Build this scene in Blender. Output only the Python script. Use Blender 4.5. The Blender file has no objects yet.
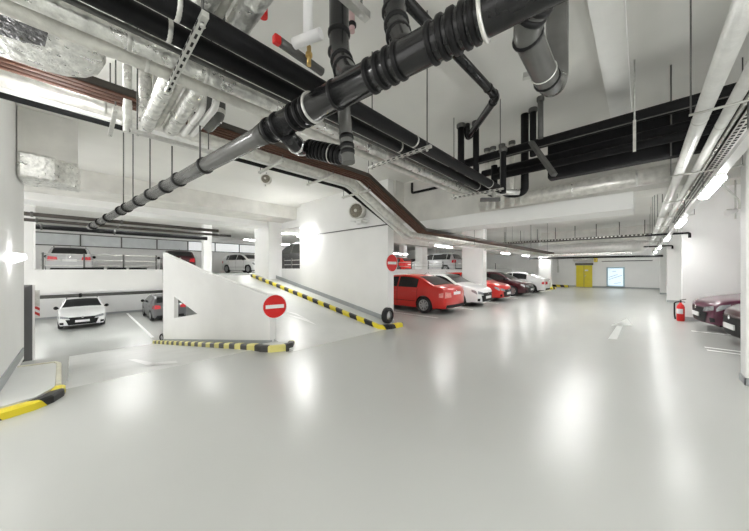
import bpy, bmesh, math, random
from mathutils import Vector, Matrix
random.seed(7)
SC = bpy.context.scene
COL = SC.collection
R = math.radians
# ------------------------------------------------------------------ camera
YAW = R(43.585)
FWD = Vector((-math.sin(YAW), math.cos(YAW), 0)); RGT = Vector((math.cos(YAW), math.sin(YAW), 0))
FPX, HOR, EYE = 280.0, 269.0, 1.7
cam_d = bpy.data.cameras.new('camera'); cam = bpy.data.objects.new('camera', cam_d); COL.objects.link(cam)
cam.location = (0, 0, EYE); cam.rotation_euler = (R(90), 0, YAW)
cam_d.sensor_width = 36; cam_d.sensor_fit = 'HORIZONTAL'; cam_d.lens = 36 * FPX / 749
cam_d.shift_y = 3.5 / 749; cam_d.clip_start = .05; cam_d.clip_end = 200
SC.camera = cam
def ray(px):
    u = (px - 374.5) / FPX
    return FWD + RGT * u
def atz(px, py, z):
    d = FPX * (z - EYE) / (HOR - py); p = ray(px) * d
    return Vector((p.x, p.y, z))
def aty(px, py, Y):
    r = ray(px); d = Y / r.y
    return Vector((r.x * d, Y, EYE + d * (HOR - py) / FPX))
def atx(px, py, X):
    r = ray(px); d = X / r.x
    return Vector((X, r.y * d, EYE + d * (HOR - py) / FPX))
def along(a, b, px):
    u = (px - 374.5) / FPX
    f = lambda p: p.x * RGT.x + p.y * RGT.y - u * (p.x * FWD.x + p.y * FWD.y)
    t = f(a) / (f(a) - f(b))
    return a.lerp(b, t)
# ------------------------------------------------------------------ materials
MATS = {}
def mat(name, col, rough=.5, metal=0., noise=0., scale=6., bump=0., bscale=40., emit=0., coat=0., alpha=1., trans=0., rnoise=0., stretch=None, spec=.5):
    if name in MATS: return MATS[name]
    m = bpy.data.materials.new(name); m.use_nodes = True
    nt = m.node_tree; b = nt.nodes['Principled BSDF']
    b.inputs['Base Color'].default_value = (*col, 1); b.inputs['Roughness'].default_value = rough
    b.inputs['Metallic'].default_value = metal; b.inputs['Coat Weight'].default_value = coat
    b.inputs['Coat Roughness'].default_value = .05
    b.inputs['Specular IOR Level'].default_value = spec
    if trans: b.inputs['Transmission Weight'].default_value = trans
    if emit:
        b.inputs['Emission Color'].default_value = (*col, 1); b.inputs['Emission Strength'].default_value = emit
    tc = nt.nodes.new('ShaderNodeTexCoord')
    src = tc.outputs['Object']
    if stretch:
        mp = nt.nodes.new('ShaderNodeMapping'); mp.inputs['Scale'].default_value = stretch
        nt.links.new(src, mp.inputs['Vector']); src = mp.outputs['Vector']
    def nz(s, det=4):
        n = nt.nodes.new('ShaderNodeTexNoise'); n.inputs['Scale'].default_value = s; n.inputs['Detail'].default_value = det
        nt.links.new(src, n.inputs['Vector']); return n.outputs['Fac']
    if noise:
        rp = nt.nodes.new('ShaderNodeValToRGB'); nt.links.new(nz(scale), rp.inputs['Fac'])
        rp.color_ramp.elements[0].position = .3; rp.color_ramp.elements[1].position = .7
        rp.color_ramp.elements[0].color = (*[c * (1 - noise) for c in col], 1)
        rp.color_ramp.elements[1].color = (*[min(1, c * (1 + noise)) for c in col], 1)
        nt.links.new(rp.outputs['Color'], b.inputs['Base Color'])
    if rnoise:
        mr = nt.nodes.new('ShaderNodeMapRange'); mr.inputs['To Min'].default_value = max(.02, rough - rnoise); mr.inputs['To Max'].default_value = rough + rnoise
        nt.links.new(nz(scale * .7), mr.inputs['Value']); nt.links.new(mr.outputs['Result'], b.inputs['Roughness'])
    if bump:
        bp = nt.nodes.new('ShaderNodeBump'); bp.inputs['Strength'].default_value = bump; bp.inputs['Distance'].default_value = .02
        nt.links.new(nz(bscale, 3), bp.inputs['Height']); nt.links.new(bp.outputs['Normal'], b.inputs['Normal'])
    MATS[name] = m
    return m
def stripe_mat(name, c1, c2, period, rough=.45, slant=0.):
    m = bpy.data.materials.new(name); m.use_nodes = True; nt = m.node_tree; b = nt.nodes['Principled BSDF']
    b.inputs['Roughness'].default_value = rough
    uv = nt.nodes.new('ShaderNodeUVMap'); uv.uv_map = 'run'
    sp = nt.nodes.new('ShaderNodeSeparateXYZ'); nt.links.new(uv.outputs['UV'], sp.inputs['Vector'])
    ma = nt.nodes.new('ShaderNodeMath'); ma.operation = 'MULTIPLY_ADD'; ma.inputs[1].default_value = slant
    nt.links.new(sp.outputs['Y'], ma.inputs[0]); nt.links.new(sp.outputs['X'], ma.inputs[2])
    dv = nt.nodes.new('ShaderNodeMath'); dv.operation = 'DIVIDE'; dv.inputs[1].default_value = period; nt.links.new(ma.outputs[0], dv.inputs[0])
    fr = nt.nodes.new('ShaderNodeMath'); fr.operation = 'FRACT'; nt.links.new(dv.outputs[0], fr.inputs[0])
    gt = nt.nodes.new('ShaderNodeMath'); gt.operation = 'GREATER_THAN'; gt.inputs[1].default_value = .5; nt.links.new(fr.outputs[0], gt.inputs[0])
    mx = nt.nodes.new('ShaderNodeMix'); mx.data_type = 'RGBA'
    mx.inputs['A'].default_value = (*c1, 1); mx.inputs['B'].default_value = (*c2, 1)
    nt.links.new(gt.outputs[0], mx.inputs['Factor']); nt.links.new(mx.outputs['Result'], b.inputs['Base Color'])
    MATS[name] = m
    return m
M_WALL = mat('white_wall_paint', (.87, .87, .86), .55, noise=.02, scale=1.5, bump=.05, bscale=60)
M_FLOOR = mat('pale_epoxy_floor', (.50, .51, .488), .27, noise=.02, scale=.5, spec=.45)
M_LFLOOR = mat('grey_epoxy_ramp', (.63, .64, .62), .34, noise=.05, scale=1.6, rnoise=.06, spec=.4)
M_CEIL = mat('painted_concrete_ceiling', (.78, .775, .745), .8, noise=.05, scale=.7, bump=.06, bscale=25)
M_CONC = mat('raw_concrete_beam', (.70, .69, .655), .8, noise=.10, scale=2.2, bump=.12, bscale=30)
M_BASE = mat('grey_base_paint', (.38, .40, .41), .5, noise=.05, scale=5)
M_FOIL = mat('aluminium_foil_wrap', (.74, .74, .71), .30, .75, noise=.22, scale=16, bump=.8, bscale=18, rnoise=.12)
M_JACKET = mat('pale_pipe_jacket', (.68, .67, .63), .34, .45, noise=.16, scale=11, bump=.45, bscale=16)
M_WJACKET = mat('white_pipe_jacket', (.76, .76, .74), .38, .25, noise=.06, scale=8, bump=.3, bscale=24)
M_BLKINS = mat('black_foam_insulation', (.008, .008, .009), .6, noise=.2, scale=10, bump=.1, bscale=60, spec=.2)
M_BLKPIPE = mat('black_plastic_drain', (.013, .013, .014), .2, noise=.15, scale=5, rnoise=.08, spec=.45)
M_BLKRING = mat('black_rubber_coupling', (.006, .006, .0065), .4, noise=.15, scale=12, spec=.25)
M_GREYPIPE = mat('grey_plastic_drain', (.11, .11, .105), .25, noise=.1, scale=6)
M_STEEL = mat('galvanised_steel', (.62, .62, .59), .4, .7, noise=.12, scale=18)
M_DARKSTEEL = mat('dark_steel', (.12, .12, .115), .45, .5, noise=.1, scale=12)
M_HOLE = mat('black_slot', (.01, .01, .01), .8, noise=.05)
M_BROWN = mat('brown_cable_bundle', (.085, .034, .018), .5, noise=.45, scale=26, stretch=(1, .05, 1), bump=.5, bscale=30)
M_DKCABLE = mat('dark_cable', (.05, .042, .035), .55, noise=.3, scale=20, stretch=(1, .05, 1))
M_LAMP = mat('lit_diffuser', (1, 1, .985), .5, emit=17.0)
M_LAMPMID = mat('lit_bright_diffuser', (1, 1, .985), .5, emit=24.0)
M_LAMPHOT = mat('lit_strong_diffuser', (1, 1, .985), .5, emit=48.0)
M_HOUSE = mat('white_lamp_housing', (.8, .8, .79), .4, noise=.02)
M_RED = mat('red_sign_paint', (.70, .012, .012), .4, noise=.04, scale=8)
M_WHITE = mat('white_sign_paint', (.85, .85, .85), .4, noise=.02, scale=8)
M_YEL = mat('yellow_door_paint', (.74, .62, .03), .4, noise=.04, scale=4)
M_RUBBER = mat('tyre_rubber', (.016, .016, .018), .7, noise=.2, scale=30)
M_RIM = mat('alloy_rim', (.55, .56, .57), .28, .8, noise=.05)
M_BRASS = mat('brass_fitting', (.55, .38, .14), .35, .8, noise=.1)
M_GLASSD = mat('dark_car_glass', (.012, .013, .014), .08, coat=.3, noise=.05, scale=2)
M_CARBLK = mat('black_car_trim', (.009, .009, .010), .5, noise=.1, scale=9, spec=.2)
M_PLATE = mat('white_number_plate', (.8, .8, .8), .4, noise=.02)
M_TAIL = mat('red_tail_lens', (.60, .03, .04), .15, coat=.5, noise=.15, scale=14)
M_HEAD = mat('clear_head_lens', (.42, .44, .46), .12, .4, coat=.8, noise=.3, scale=18)
M_CHROME = mat('chrome', (.8, .8, .8), .12, 1., noise=.02)
M_BLUEFR = mat('pale_blue_frame', (.42, .58, .66), .4, noise=.04)
M_BOARD = mat('lit_pale_blue_board', (.78, .92, 1.0), .3, emit=.16)
M_WIN = mat('frosted_strip_glass', (.72, .75, .76), .3, noise=.05, scale=3)
M_STRIPE = stripe_mat('yellow_black_stripe', (.80, .66, .03), (.014, .014, .014), .66, slant=-.6)
M_STRIPE2 = stripe_mat('faded_yellow_black_stripe', (.72, .66, .22), (.05, .05, .045), .62)
M_REDWHITE = stripe_mat('red_white_stripe', (.75, .75, .75), (.55, .03, .03), .22, slant=.8)
M_LITWIN = mat('glowing_strip_glass', (.92, .94, .95), .3, emit=.12)  # paler copy of the strip glass, lit look and slight glow put in
M_MARK = mat('white_floor_paint', (.86, .86, .85), .35, noise=.05, scale=6)
M_DMARK = mat('worn_floor_paint', (.70, .72, .69), .32, noise=.05, scale=3)
def paint(name, c): return mat(name, c, .28, coat=.7, noise=.03, scale=3)
# ------------------------------------------------------------------ mesh builder
ORG = {}
class MB:
    def __init__(s): s.bm = bmesh.new(); s.uv = None
    def v(s, *p): return s.bm.verts.new(p)
    def face(s, vs):
        try: return s.bm.faces.new(vs)
        except ValueError: return None
    def hexa(s, pts):
        v = [s.bm.verts.new(p) for p in pts]
        for f in ((0,3,2,1),(4,5,6,7),(0,1,5,4),(1,2,6,5),(2,3,7,6),(3,0,4,7)): s.face([v[i] for i in f])
        return s
    def box(s, x0, x1, y0, y1, z0, z1):
        return s.hexa([(x0,y0,z0),(x1,y0,z0),(x1,y1,z0),(x0,y1,z0),(x0,y0,z1),(x1,y0,z1),(x1,y1,z1),(x0,y1,z1)])
    def obox(s, a, b, w, h, up=(0,0,1)):
        a = Vector(a); b = Vector(b); d = (b - a).normalized(); up = Vector(up)
        if abs(d.dot(up)) > .99: up = Vector((0, 1, 0))
        sx = d.cross(up).normalized() * w / 2; sz = sx.cross(d).normalized() * h / 2
        return s.hexa([a-sx-sz, a+sx-sz, b+sx-sz, b-sx-sz, a-sx+sz, a+sx+sz, b+sx+sz, b-sx+sz])
    def prism(s, poly, axis, lo, hi):
        def P(p, t): return {'x': (t, p[0], p[1]), 'y': (p[0], t, p[1]), 'z': (p[0], p[1], t)}[axis]
        a = [s.bm.verts.new(P(p, lo)) for p in poly]; b = [s.bm.verts.new(P(p, hi)) for p in poly]
        n = len(poly); s.face(a[::-1]); s.face(b)
        for i in range(n): s.face([a[i], a[(i+1)%n], b[(i+1)%n], b[i]])
        return s
    def tube(s, pts, r, n=14, caps=True, fillet=0.):
        pts = [Vector(p) for p in pts]
        if fillet and len(pts) > 2:
            q = [pts[0]]
            for i in range(1, len(pts) - 1):
                a, b, c = pts[i-1], pts[i], pts[i+1]
                f = min(fillet, (a-b).length * .49, (c-b).length * .49)
                p0 = b + (a-b).normalized() * f; p1 = b + (c-b).normalized() * f
                for k in range(7):
                    t = k / 6; q.append(p0*(1-t)**2 + b*2*t*(1-t) + p1*t*t)
            q.append(pts[-1]); pts = q
        rs = r if isinstance(r, (list, tuple)) else [r] * len(pts)
        rings = []; nrm = None
        for i, p in enumerate(pts):
            d = (pts[min(i+1, len(pts)-1)] - pts[max(i-1, 0)]).normalized()
            if nrm is None:
                up = Vector((0,0,1)) if abs(d.z) < .9 else Vector((1,0,0))
                nrm = d.cross(up).normalized()
            else:
                nrm = (nrm - d * nrm.dot(d)).normalized()
            bn = d.cross(nrm)
            rings.append([s.bm.verts.new(p + (nrm*math.cos(2*math.pi*k/n) + bn*math.sin(2*math.pi*k/n)) * rs[i]) for k in range(n)])
        for a, b in zip(rings, rings[1:]):
            for k in range(n):
                f = s.face([a[k], a[(k+1)%n], b[(k+1)%n], b[k]])
                if f: f.smooth = True
        if caps: s.face(rings[0][::-1]); s.face(rings[-1])
        return s
    def cyl(s, a, b, r, n=14, r2=None): return s.tube([a, b], [r, r if r2 is None else r2], n)
    def ring(s, c, d, r, w, n=18):
        d = Vector(d).normalized(); c = Vector(c); b = r * .12
        return s.tube([c - d*w/2, c - d*(w/2-.2*w), c + d*(w/2-.2*w), c + d*w/2], [r - b, r, r, r - b], n)
    def lathe(s, prof, c, ax, n=24):
        ax = Vector(ax).normalized(); up = Vector((0,0,1)) if abs(ax.z) < .9 else Vector((1,0,0))
        e1 = ax.cross(up).normalized(); e2 = ax.cross(e1); c = Vector(c); rings = []
        for h, r in prof:
            rings.append([s.bm.verts.new(c + ax*h + (e1*math.cos(2*math.pi*k/n) + e2*math.sin(2*math.pi*k/n))*max(r, 1e-4)) for k in range(n)])
        for a, b in zip(rings, rings[1:]):
            for k in range(n):
                f = s.face([a[k], a[(k+1)%n], b[(k+1)%n], b[k]])
                if f: f.smooth = True
        s.face(rings[0][::-1]); s.face(rings[-1])
        return s
    def grid(s, P):
        V = [[s.bm.verts.new(p) for p in row] for row in P]
        for a, b in zip(V, V[1:]):
            for i in range(len(a) - 1):
                f = s.face([a[i], a[i+1], b[i+1], b[i]])
                if f: f.smooth = True
        return s
    def sweep(s, path, prof, start=0.):
        """profile (side, up) swept along path; uv 'run' holds the arc length"""
        uvl = s.bm.loops.layers.uv.get('run') or s.bm.loops.layers.uv.new('run')
        path = [Vector(p) for p in path]; L = [start]
        for a, b in zip(path, path[1:]): L.append(L[-1] + (b-a).length)
        rows = []
        for i, p in enumerate(path):
            d = path[min(i+1, len(path)-1)] - path[max(i-1, 0)]; d.z = 0; d.normalize()
            sd = Vector((d.y, -d.x, 0))
            rows.append([s.bm.verts.new(p + sd*a + Vector((0,0,h))) for a, h in prof])
        n = len(prof)
        def setuv(f, vals):
            if f:
                for lp, val in zip(f.loops, vals): lp[uvl].uv = val
        V = [0]
        for k in range(n): V.append(V[-1] + (Vector(prof[(k+1)%n]) - Vector(prof[k])).length)
        for i in range(len(path) - 1):
            for k in range(n):
                k2 = (k+1) % n
                setuv(s.face([rows[i][k], rows[i][k2], rows[i+1][k2], rows[i+1][k]]), [(L[i],V[k]),(L[i],V[k+1]),(L[i+1],V[k+1]),(L[i+1],V[k])])
        setuv(s.face(rows[0][::-1]), [(L[0], 0)] * n); setuv(s.face(rows[-1]), [(L[-1]-.001, 0)] * n)
        return s
    def start2(s): s.bm.faces.ensure_lookup_table(); s.n0 = len(s.bm.faces)
    def end2(s):
        s.bm.faces.ensure_lookup_table()
        for f in s.bm.faces[s.n0:]: f.material_index = 1
    def build(s, name, m, parent=None, local=False, bevel=0., smooth=False, org=None):
        bmesh.ops.recalc_face_normals(s.bm, faces=s.bm.faces)
        me = bpy.data.meshes.new(name)
        off = Vector((0,0,0))
        if parent is not None and not local: off = ORG.get(parent.name, Vector((0,0,0)))
        elif org is not None: off = Vector(org)
        if off.length: bmesh.ops.translate(s.bm, verts=s.bm.verts, vec=-off)
        if smooth:
            for f in s.bm.faces: f.smooth = True
        s.bm.to_mesh(me); s.bm.free()
        o = bpy.data.objects.new(name, me); COL.objects.link(o)
        me.materials.append(m)
        if parent is not None:
            o.parent = parent; ORG[o.name] = ORG.get(parent.name, Vector((0,0,0)))
        else:
            if org is not None: o.location = off
            ORG[o.name] = off
        if bevel:
            bv = o.modifiers.new('bevel', 'BEVEL'); bv.width = bevel; bv.segments = 2; bv.limit_method = 'ANGLE'
        return o
def tag(o, label=None, cat=None, group=None, kind=None):
    if label: o['label'] = label
    if cat: o['category'] = cat
    if group: o['group'] = group
    if kind: o['kind'] = kind
    return o
def thing(name, label, cat, loc=(0,0,0), group=None, rz=0.):
    o = bpy.data.objects.new(name, None); COL.objects.link(o)
    o.location = loc; o.rotation_euler = (0, 0, rz); o.empty_display_size = .1
    ORG[o.name] = Vector(loc)
    return tag(o, label, cat, group)
def struct(name, mb, m, label=None, bevel=0.):
    o = mb.build(name, m, bevel=bevel); o['kind'] = 'structure'
    if label: o['label'] = label
    return o
def copy_tree(o, parent=None):
    c = o.copy(); COL.objects.link(c); c.parent = parent
    for ch in list(o.children): copy_tree(ch, c)
    return c
# ================================================================== the shell
CZ = 4.4
LOW, UPP = -1.4, 1.4
XR0, XR1 = -5.9, -14.7          # descending ramp
XU0, XU1 = -5.2, -13.95         # ascending ramp
PA, PB = Vector((-5.9, 2.92, 0)), Vector((-14.7, 2.42, 0))
f = MB()
f.box(-5.2, 8, -8, 33, -.3, 0); f.box(-5.9, -5.2, -8, 2.92, -.3, 0); f.box(-8.2, -5.9, -3, -.15, -.3, 0)
f.box(-10.6, -5.2, 6.33, 33, -.3, 0)
struct('floor', f, M_FLOOR, 'glossy pale grey epoxy floor of the main parking deck')
f = MB(); f.hexa([(XR1,-3,LOW-.3),(XR0,-.15,-.3),(XR0,2.95,-.3),(XR1,2.6,LOW-.3),(XR1,-3,LOW),(XR0,-.15,0),(XR0,2.95,0),(XR1,2.6,LOW)])
f.hexa([(XR1,-3,LOW-.3),(-8.2,-3,-.7),(XR0,-.15,-.3),(XR1,-2,LOW-.3),(XR1,-3,LOW),(-8.2,-3,-.366),(XR0,-.15,0),(XR1,-2,LOW)])
struct('floor_ramp', f, M_LFLOOR, 'grey ramp going down to the lower parking deck')
f = MB(); f.box(-27, XR1, -8, 14, LOW-.3, LOW); f.box(XR1, -9.8, 3.0, 14, LOW-.3, LOW)
struct('floor_lower', f, M_FLOOR, 'pale grey floor of the lower parking deck')
f = MB()
f.hexa([(XU1,2.55,UPP-.25),(XU0,3.05,-.25),(XU0,6.33,-.25),(XU1,6.8,UPP-.25),(XU1,2.55,UPP),(XU0,3.05,0),(XU0,6.33,0),(XU1,6.8,UPP)])
struct('floor_ramp', f, M_LFLOOR, 'pale ramp going up to the upper parking deck')
f = MB(); f.box(-27, -15.1, -8, 2.5, UPP-.3, UPP); f.box(-27, XU1, 2.5, 6.6, UPP-.3, UPP); f.box(-27, -10.6, 6.6, 33, UPP-.3, UPP)
struct('floor_upper', f, M_FLOOR, 'floor of the upper parking deck')
f = MB(); f.box(-15.2, -15, -8, 2.46, .85, 1.68)
struct('wall_deck_edge', f, M_WALL, 'white edge wall of the upper deck below the railing')
f = MB(); f.box(-10.6, -10.4, 6.6, 33, 0, 1.68)
struct('wall_deck_side', f, M_WALL, 'low white wall below the railing behind the parked red cars')
f = MB(); f.box(-28, 8.3, -8, 34, CZ, CZ+.3)
struct('ceiling', f, M_CEIL, 'painted concrete ceiling')
f = MB(); f.box(-27, 8, 33, 33.3, 0, CZ); struct('wall_far', f, M_WALL, 'white far end wall')
f = MB(); f.box(-27.0, -26.6, -8, 33, LOW, CZ); struct('wall_back', f, M_WALL, 'white back wall of the upper and lower decks')
f = MB(); f.box(6.6, 6.9, 0, 33, 0, CZ); struct('wall_right', f, M_WALL, 'white wall behind the right-hand parking bays')
f = MB(); f.box(-8.4, -5.6, -1.0, -.73, 0, CZ); struct('wall_left', f, M_WALL, 'white wall on the left by the raised kerb', .01)
f = MB(); f.box(-9.75, -8.41, -.86, -.73, -.62, 1.35); tag(f.build('corner_guard', M_CARBLK, org=(-9,-.8,-.6), bevel=.01), 'tall black guard panel at the far end of the white left wall', 'corner guard')
# ramp wall
f = MB(); f.box(-10.3, -5.47, 6.33, 6.6, 0, CZ); struct('wall_ramp', f, M_WALL, 'tall white wall beside the ascending ramp', .008)
f = MB(); f.box(-13.95, -10.3, 6.58, 6.8, 0, 1.72); f.box(-10.75, -10.3, 6.58, 6.8, 1.72, CZ); f.box(-12.4, -10.75, 6.58, 6.8, 3.55, CZ)
struct('wall_opening', f, M_WALL, 'recessed white wall with an opening to the upper deck')
f = MB(); f.box(-13.85, -12.35, 5.95, 6.6, .9, CZ); struct('column', f, M_WALL, 'wide white column at the top of the ramp')
# parapet with triangular hole
def par(px, py):      # the parapet's near face
    r = ray(px); n = Vector((PB.y-PA.y, -(PB.x-PA.x), 0)); d = n.dot(PA) / n.dot(r); p = r*d
    return Vector((p.x, p.y, EYE + d*(HOR-py)/FPX))
outer = [par(163, 343.5), par(270, 347.5), par(270, 296.5), par(205, 272), par(163, 252.5)]
outer[0].z = LOW-.05; outer[1].z = -.02
hole = [par(174.2, 318), par(197.5, 314), par(174.2, 296.5)]
f = MB(); bm = f.bm
def ring_faces(dy):
    off = Vector((0, dy, 0))
    return [bm.verts.new(p+off) for p in outer], [bm.verts.new(p+off) for p in hole]
o0, h0 = ring_faces(0); o1, h1 = ring_faces(.13)
for o_, h_ in ((o0, h0), (o1, h1)):
    f.face([o_[0], o_[1], h_[1], h_[0]]); f.face([o_[1], o_[2], o_[3], h_[1]]); f.face([o_[3], h_[2], h_[1]])
    f.face([o_[3], o_[4], h_[2]]); f.face([o_[4], o_[0], h_[0], h_[2]])
for a, b in ((o0, o1), (h0, h1)):
    for i in range(len(a)): f.face([a[i], a[(i+1)%len(a)], b[(i+1)%len(a)], b[i]])
struct('wall_parapet', f, M_WALL, 'sloping white parapet wall between the two ramps')
# pier walls between the right-hand bays
for i, (y, x, nm) in enumerate(((6.7, 1.108, 'nearest'), (13.9, 1.0, 'second'), (20.8, .97, 'third'), (26.8, .92, 'farthest'))):
    f = MB(); f.box(x, 6.6, y, y+.3, 0, CZ); struct('wall_pier', f, M_WALL, nm + ' white pier wall between the right-hand bays', .008)
    f = MB(); f.box(x-.012, 6.6, y-.012, y, 0, .11); f.box(x-.012, x, y-.012, y+.312, 0, .11); struct('baseboard_pier', f, M_BASE)
f = MB(); f.box(-6.75, -5.65, 13.7, 14.15, 0, CZ); struct('column', f, M_WALL, 'white column between the parked red and white cars', .01)
f = MB(); f.box(-6.4, -5.5, 27.3, 27.8, 0, CZ); struct('column', f, M_WALL, 'white column near the far end of the row', .01)
for x, y, w, l in ((-11.1,16.4,.6,'behind the red saloon'),(-19.5,25.2,.6,'far back on the upper deck'),(-19.5,32,.7,'at the far end of the upper deck'),(-19.5,5.4,.45,'on the upper deck above the ramp')):
    f = MB(); f.box(x-w/2, x+w/2, y-w/2, y+w/2, UPP, CZ); struct('column', f, M_WALL, 'white column '+l)
f = MB(); f.box(-15.9, -15.25, -1.42, -1.12, UPP, CZ); struct('column', f, M_WALL, 'white column at the left end of the railing')
f = MB(); f.box(-10.0, -9.8, 3, 14, LOW, 0); struct('wall_lower', f, M_WALL)
# beams
f = MB(); f.box(-12.5, -11.0, -8, 6.58, 3.88, CZ); struct('beam', f, M_CONC, 'raw concrete beam crossing above the ramps')
f = MB(); f.box(-13.6, -12.5, -8, 5.95, 3.66, CZ); struct('beam', f, M_WALL, 'lower white beam behind the concrete beam')
f = MB(); f.box(-10.4,-5.4,6.6,7.6,3.12,CZ); f.box(-5.47, 6.6, 7.0, 7.6, 3.12, CZ); struct('beam', f, M_CONC, 'deep concrete cross beam under the ceiling')
f = MB(); f.box(-5.47, -.1, 6.95, 7.7, 2.80, 3.12); struct('beam', f, M_WALL, 'white boxed lower part of the cross beam', .01)
f = MB(); f.box(-10.9, -10.2, 7.0, 33, 3.2, CZ); struct('beam', f, M_CONC, 'edge beam above the deck railing')
f = MB(); f.box(-.36, -.11, -8, 7.0, CZ-.22, CZ); struct('beam', f, mat('light_ceiling_paint', (.90,.90,.88), .8, noise=.02), 'shallow pale rib on the ceiling')
f = MB(); f.box(-5.47, 6.6, 24.0, 24.6, 3.5, CZ); struct('beam', f, M_CONC, 'far cross beam near the end wall')
# baseboards, walkways
f = MB(); f.hexa([(-13.9,6.3,1.52),(-5.45,6.3,.12),(-5.45,6.33,.12),(-13.9,6.33,1.52),(-13.9,6.3,1.66),(-5.45,6.3,.26),(-5.45,6.33,.26),(-13.9,6.33,1.66)])
f.box(-5.47,-5.455,6.3,6.6,0,.14); struct('baseboard_ramp', f, M_BASE)
dv = (PB-PA).normalized()
f = MB()
a0 = PA + Vector((0,-.012,0)); b0 = PB + Vector((0,-.012,LOW))
f.hexa([a0, a0+Vector((0,.01,0)), b0+Vector((0,.01,0)), b0, a0+Vector((0,0,.13)), a0+Vector((0,.01,.13)), b0+Vector((0,.01,.13)), b0+Vector((0,0,.13))])
struct('baseboard_parapet', f, M_BASE)
f = MB(); f.box(-8.2,-5.6,-.73,-.715,.11,.26); struct('baseboard_left', f, M_BASE)
f = MB(); f.box(-27,6.6,32.98,33,0,.12); struct('baseboard_far', f, M_BASE)
f = MB(); f.box(-26.6,-26.58,-8,14,LOW,LOW+.12); struct('baseboard_back', f, M_BASE)
# walkway + kerbs
f = MB(); f.hexa([(XU1,5.72,UPP-.05),(XU0-.1,5.86,-.02),(XU0-.1,6.33,-.02),(XU1,6.58,UPP-.05),(XU1,5.72,UPP+.1),(XU0-.1,5.86,.11),(XU0-.1,6.33,.11),(XU1,6.58,UPP+.1)])
struct('floor_walkway', f, M_LFLOOR, 'raised walkway beside the ascending ramp')
KP = [(-.07,-.03),(-.07,.10),(-.045,.125),(.045,.125),(.07,.10),(.07,-.03)]
def kerb(name, path, label, m=None, s=1.0, start=0., hs=1.0):
    f = MB(); f.sweep(path, [(a*s, h*s*hs) for a, h in KP], start)
    return tag(f.build(name, m or M_STRIPE, org=path[0]), label, 'kerb', kind='thing')
pth = [Vector((XU1+.4, 5.70, UPP-.064)), Vector((-5.6, 5.80, .05))]
pth = [pth[0].lerp(pth[1], k/16) for k in range(17)]
pth += [Vector((-5.36,5.83,.0)), Vector((-5.24,5.92,0)), Vector((-5.17,6.1,0)), Vector((-5.15,6.55,0))]
kerb('striped_kerb', pth, 'long yellow and black kerb climbing beside the tall white ramp wall')
pth = [PA.lerp(PB, 1-k/20) + Vector((0,-.28-.1*(k/20),LOW*(1-k/20))) for k in range(21)]
pth += [Vector((-5.68,2.6,0)), Vector((-5.5,2.72,0)), Vector((-5.42,2.9,0)), Vector((-5.45,3.1,0)), Vector((-5.6,3.22,0))]
kerb('striped_kerb', pth, 'yellow and black kerb along the foot of the sloping parapet', M_STRIPE2)
f = MB(); f.prism([(-5.9,2.55),(-5.6,2.62),(-5.48,2.9),(-5.6,3.15),(-5.9,3.15)], 'z', -.02, .09); struct('floor_island', f, M_LFLOOR)
# left platform
f = MB(); f.prism([(-7.3,-.73),(-7.2,-.27),(-5.75,-.24),(-5.45,-.38),(-5.33,-.73)], 'z', -.02, .11)
struct('floor_platform', f, M_LFLOOR, 'raised pale platform at the foot of the left wall')
pth = [Vector((-7.32,-.70,0)), Vector((-7.24,-.30,0)), Vector((-7.1,-.25,0)), Vector((-5.8,-.21,0))]
f = MB(); f.sweep(pth, [(a*.45, h) for a, h in KP]); tag(f.build('plain_kerb', mat('cream_kerb_paint',(.62,.60,.48),.5,noise=.08), org=pth[0]), 'cream kerb along the far side of the left platform', 'kerb', kind='thing')
pth = [Vector((-5.8,-.21,0)), Vector((-5.62,-.22,0)), Vector((-5.46,-.29,0)), Vector((-5.34,-.42,0)), Vector((-5.28,-.58,0)), Vector((-5.24,-.76,0)), Vector((-5.2,-2.5,0))]
kerb('striped_kerb', pth, 'thick yellow and black kerb rounding the left platform', start=.26, s=1.0, hs=.8)
# floor markings
def mark(pts, m=M_MARK, z=.004, lab=None):
    f = MB(); vs = [f.v(p[0], p[1], (p[2] if len(p) > 2 else 0) + z) for p in pts]; f.face(vs)
    return struct('floor_marking', f, m, lab)
def rz_dn(x): return LOW * (XR0 - x) / (XR0 - XR1)
def rz_up(x): return UPP * (XU0 - x) / (XU0 - XU1)
# arrow on the down ramp
def on_ramp(px, py):
    r = ray(px); k = LOW/(XR0-XR1)
    d = (EYE - k*XR0) / ((HOR-py)*-1/FPX - k*r.x) if True else 0
    # EYE - d*(py-HOR)/FPX = k*(XR0 - d*r.x)
    d = (EYE - k*XR0) / ((py-HOR)/FPX - k*r.x); p = r*d
    return (p.x, p.y, EYE - d*(py-HOR)/FPX)
mark([on_ramp(128,360), on_ramp(136,359.5), on_ramp(158,364.2), on_ramp(150,366.5)], z=.01)
mark([on_ramp(150,366), on_ramp(152,363.2), on_ramp(176,361.2), on_ramp(178,363.2)], z=.01)
def on_up(px, py):
    r = ray(px); k = UPP/(XU0-XU1)
    d = (EYE - k*XU0) / ((py-HOR)/FPX - k*r.x); p = r*d
    return (p.x, p.y, EYE - d*(py-HOR)/FPX)
mark([on_up(286,311.5), on_up(296,313.5), on_up(317,325.5), on_up(306,319)], z=.012)
mark([on_up(286,314.5), on_up(306,319), on_up(317,325.5), on_up(300,319.5)], z=.012)
for a, b in (((-16,2.2),(-26,2.2)), ((-16,-2.2),(-26,-2.2)), ((-16,6.4),(-26,6.4))):
    mark([(a[0],a[1],LOW),(a[0],a[1]+.12,LOW),(b[0],b[1]+.12,LOW),(b[0],b[1],LOW)])
for y in (8.5, 11.3, 14.2, 17.2, 20.6, 24):
    mark([(-5.1,y),(-5.1,y+.1),(-10.3,y+.1),(-10.3,y)], M_DMARK)
for y in (9.0, 9.3, 11.5):
    mark([(1.0,y),(1.0,y+.1),(6.4,y+.1),(6.4,y)])
def fl(px, py): p = atz(px, py, 0); return (p.x, p.y)
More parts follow.
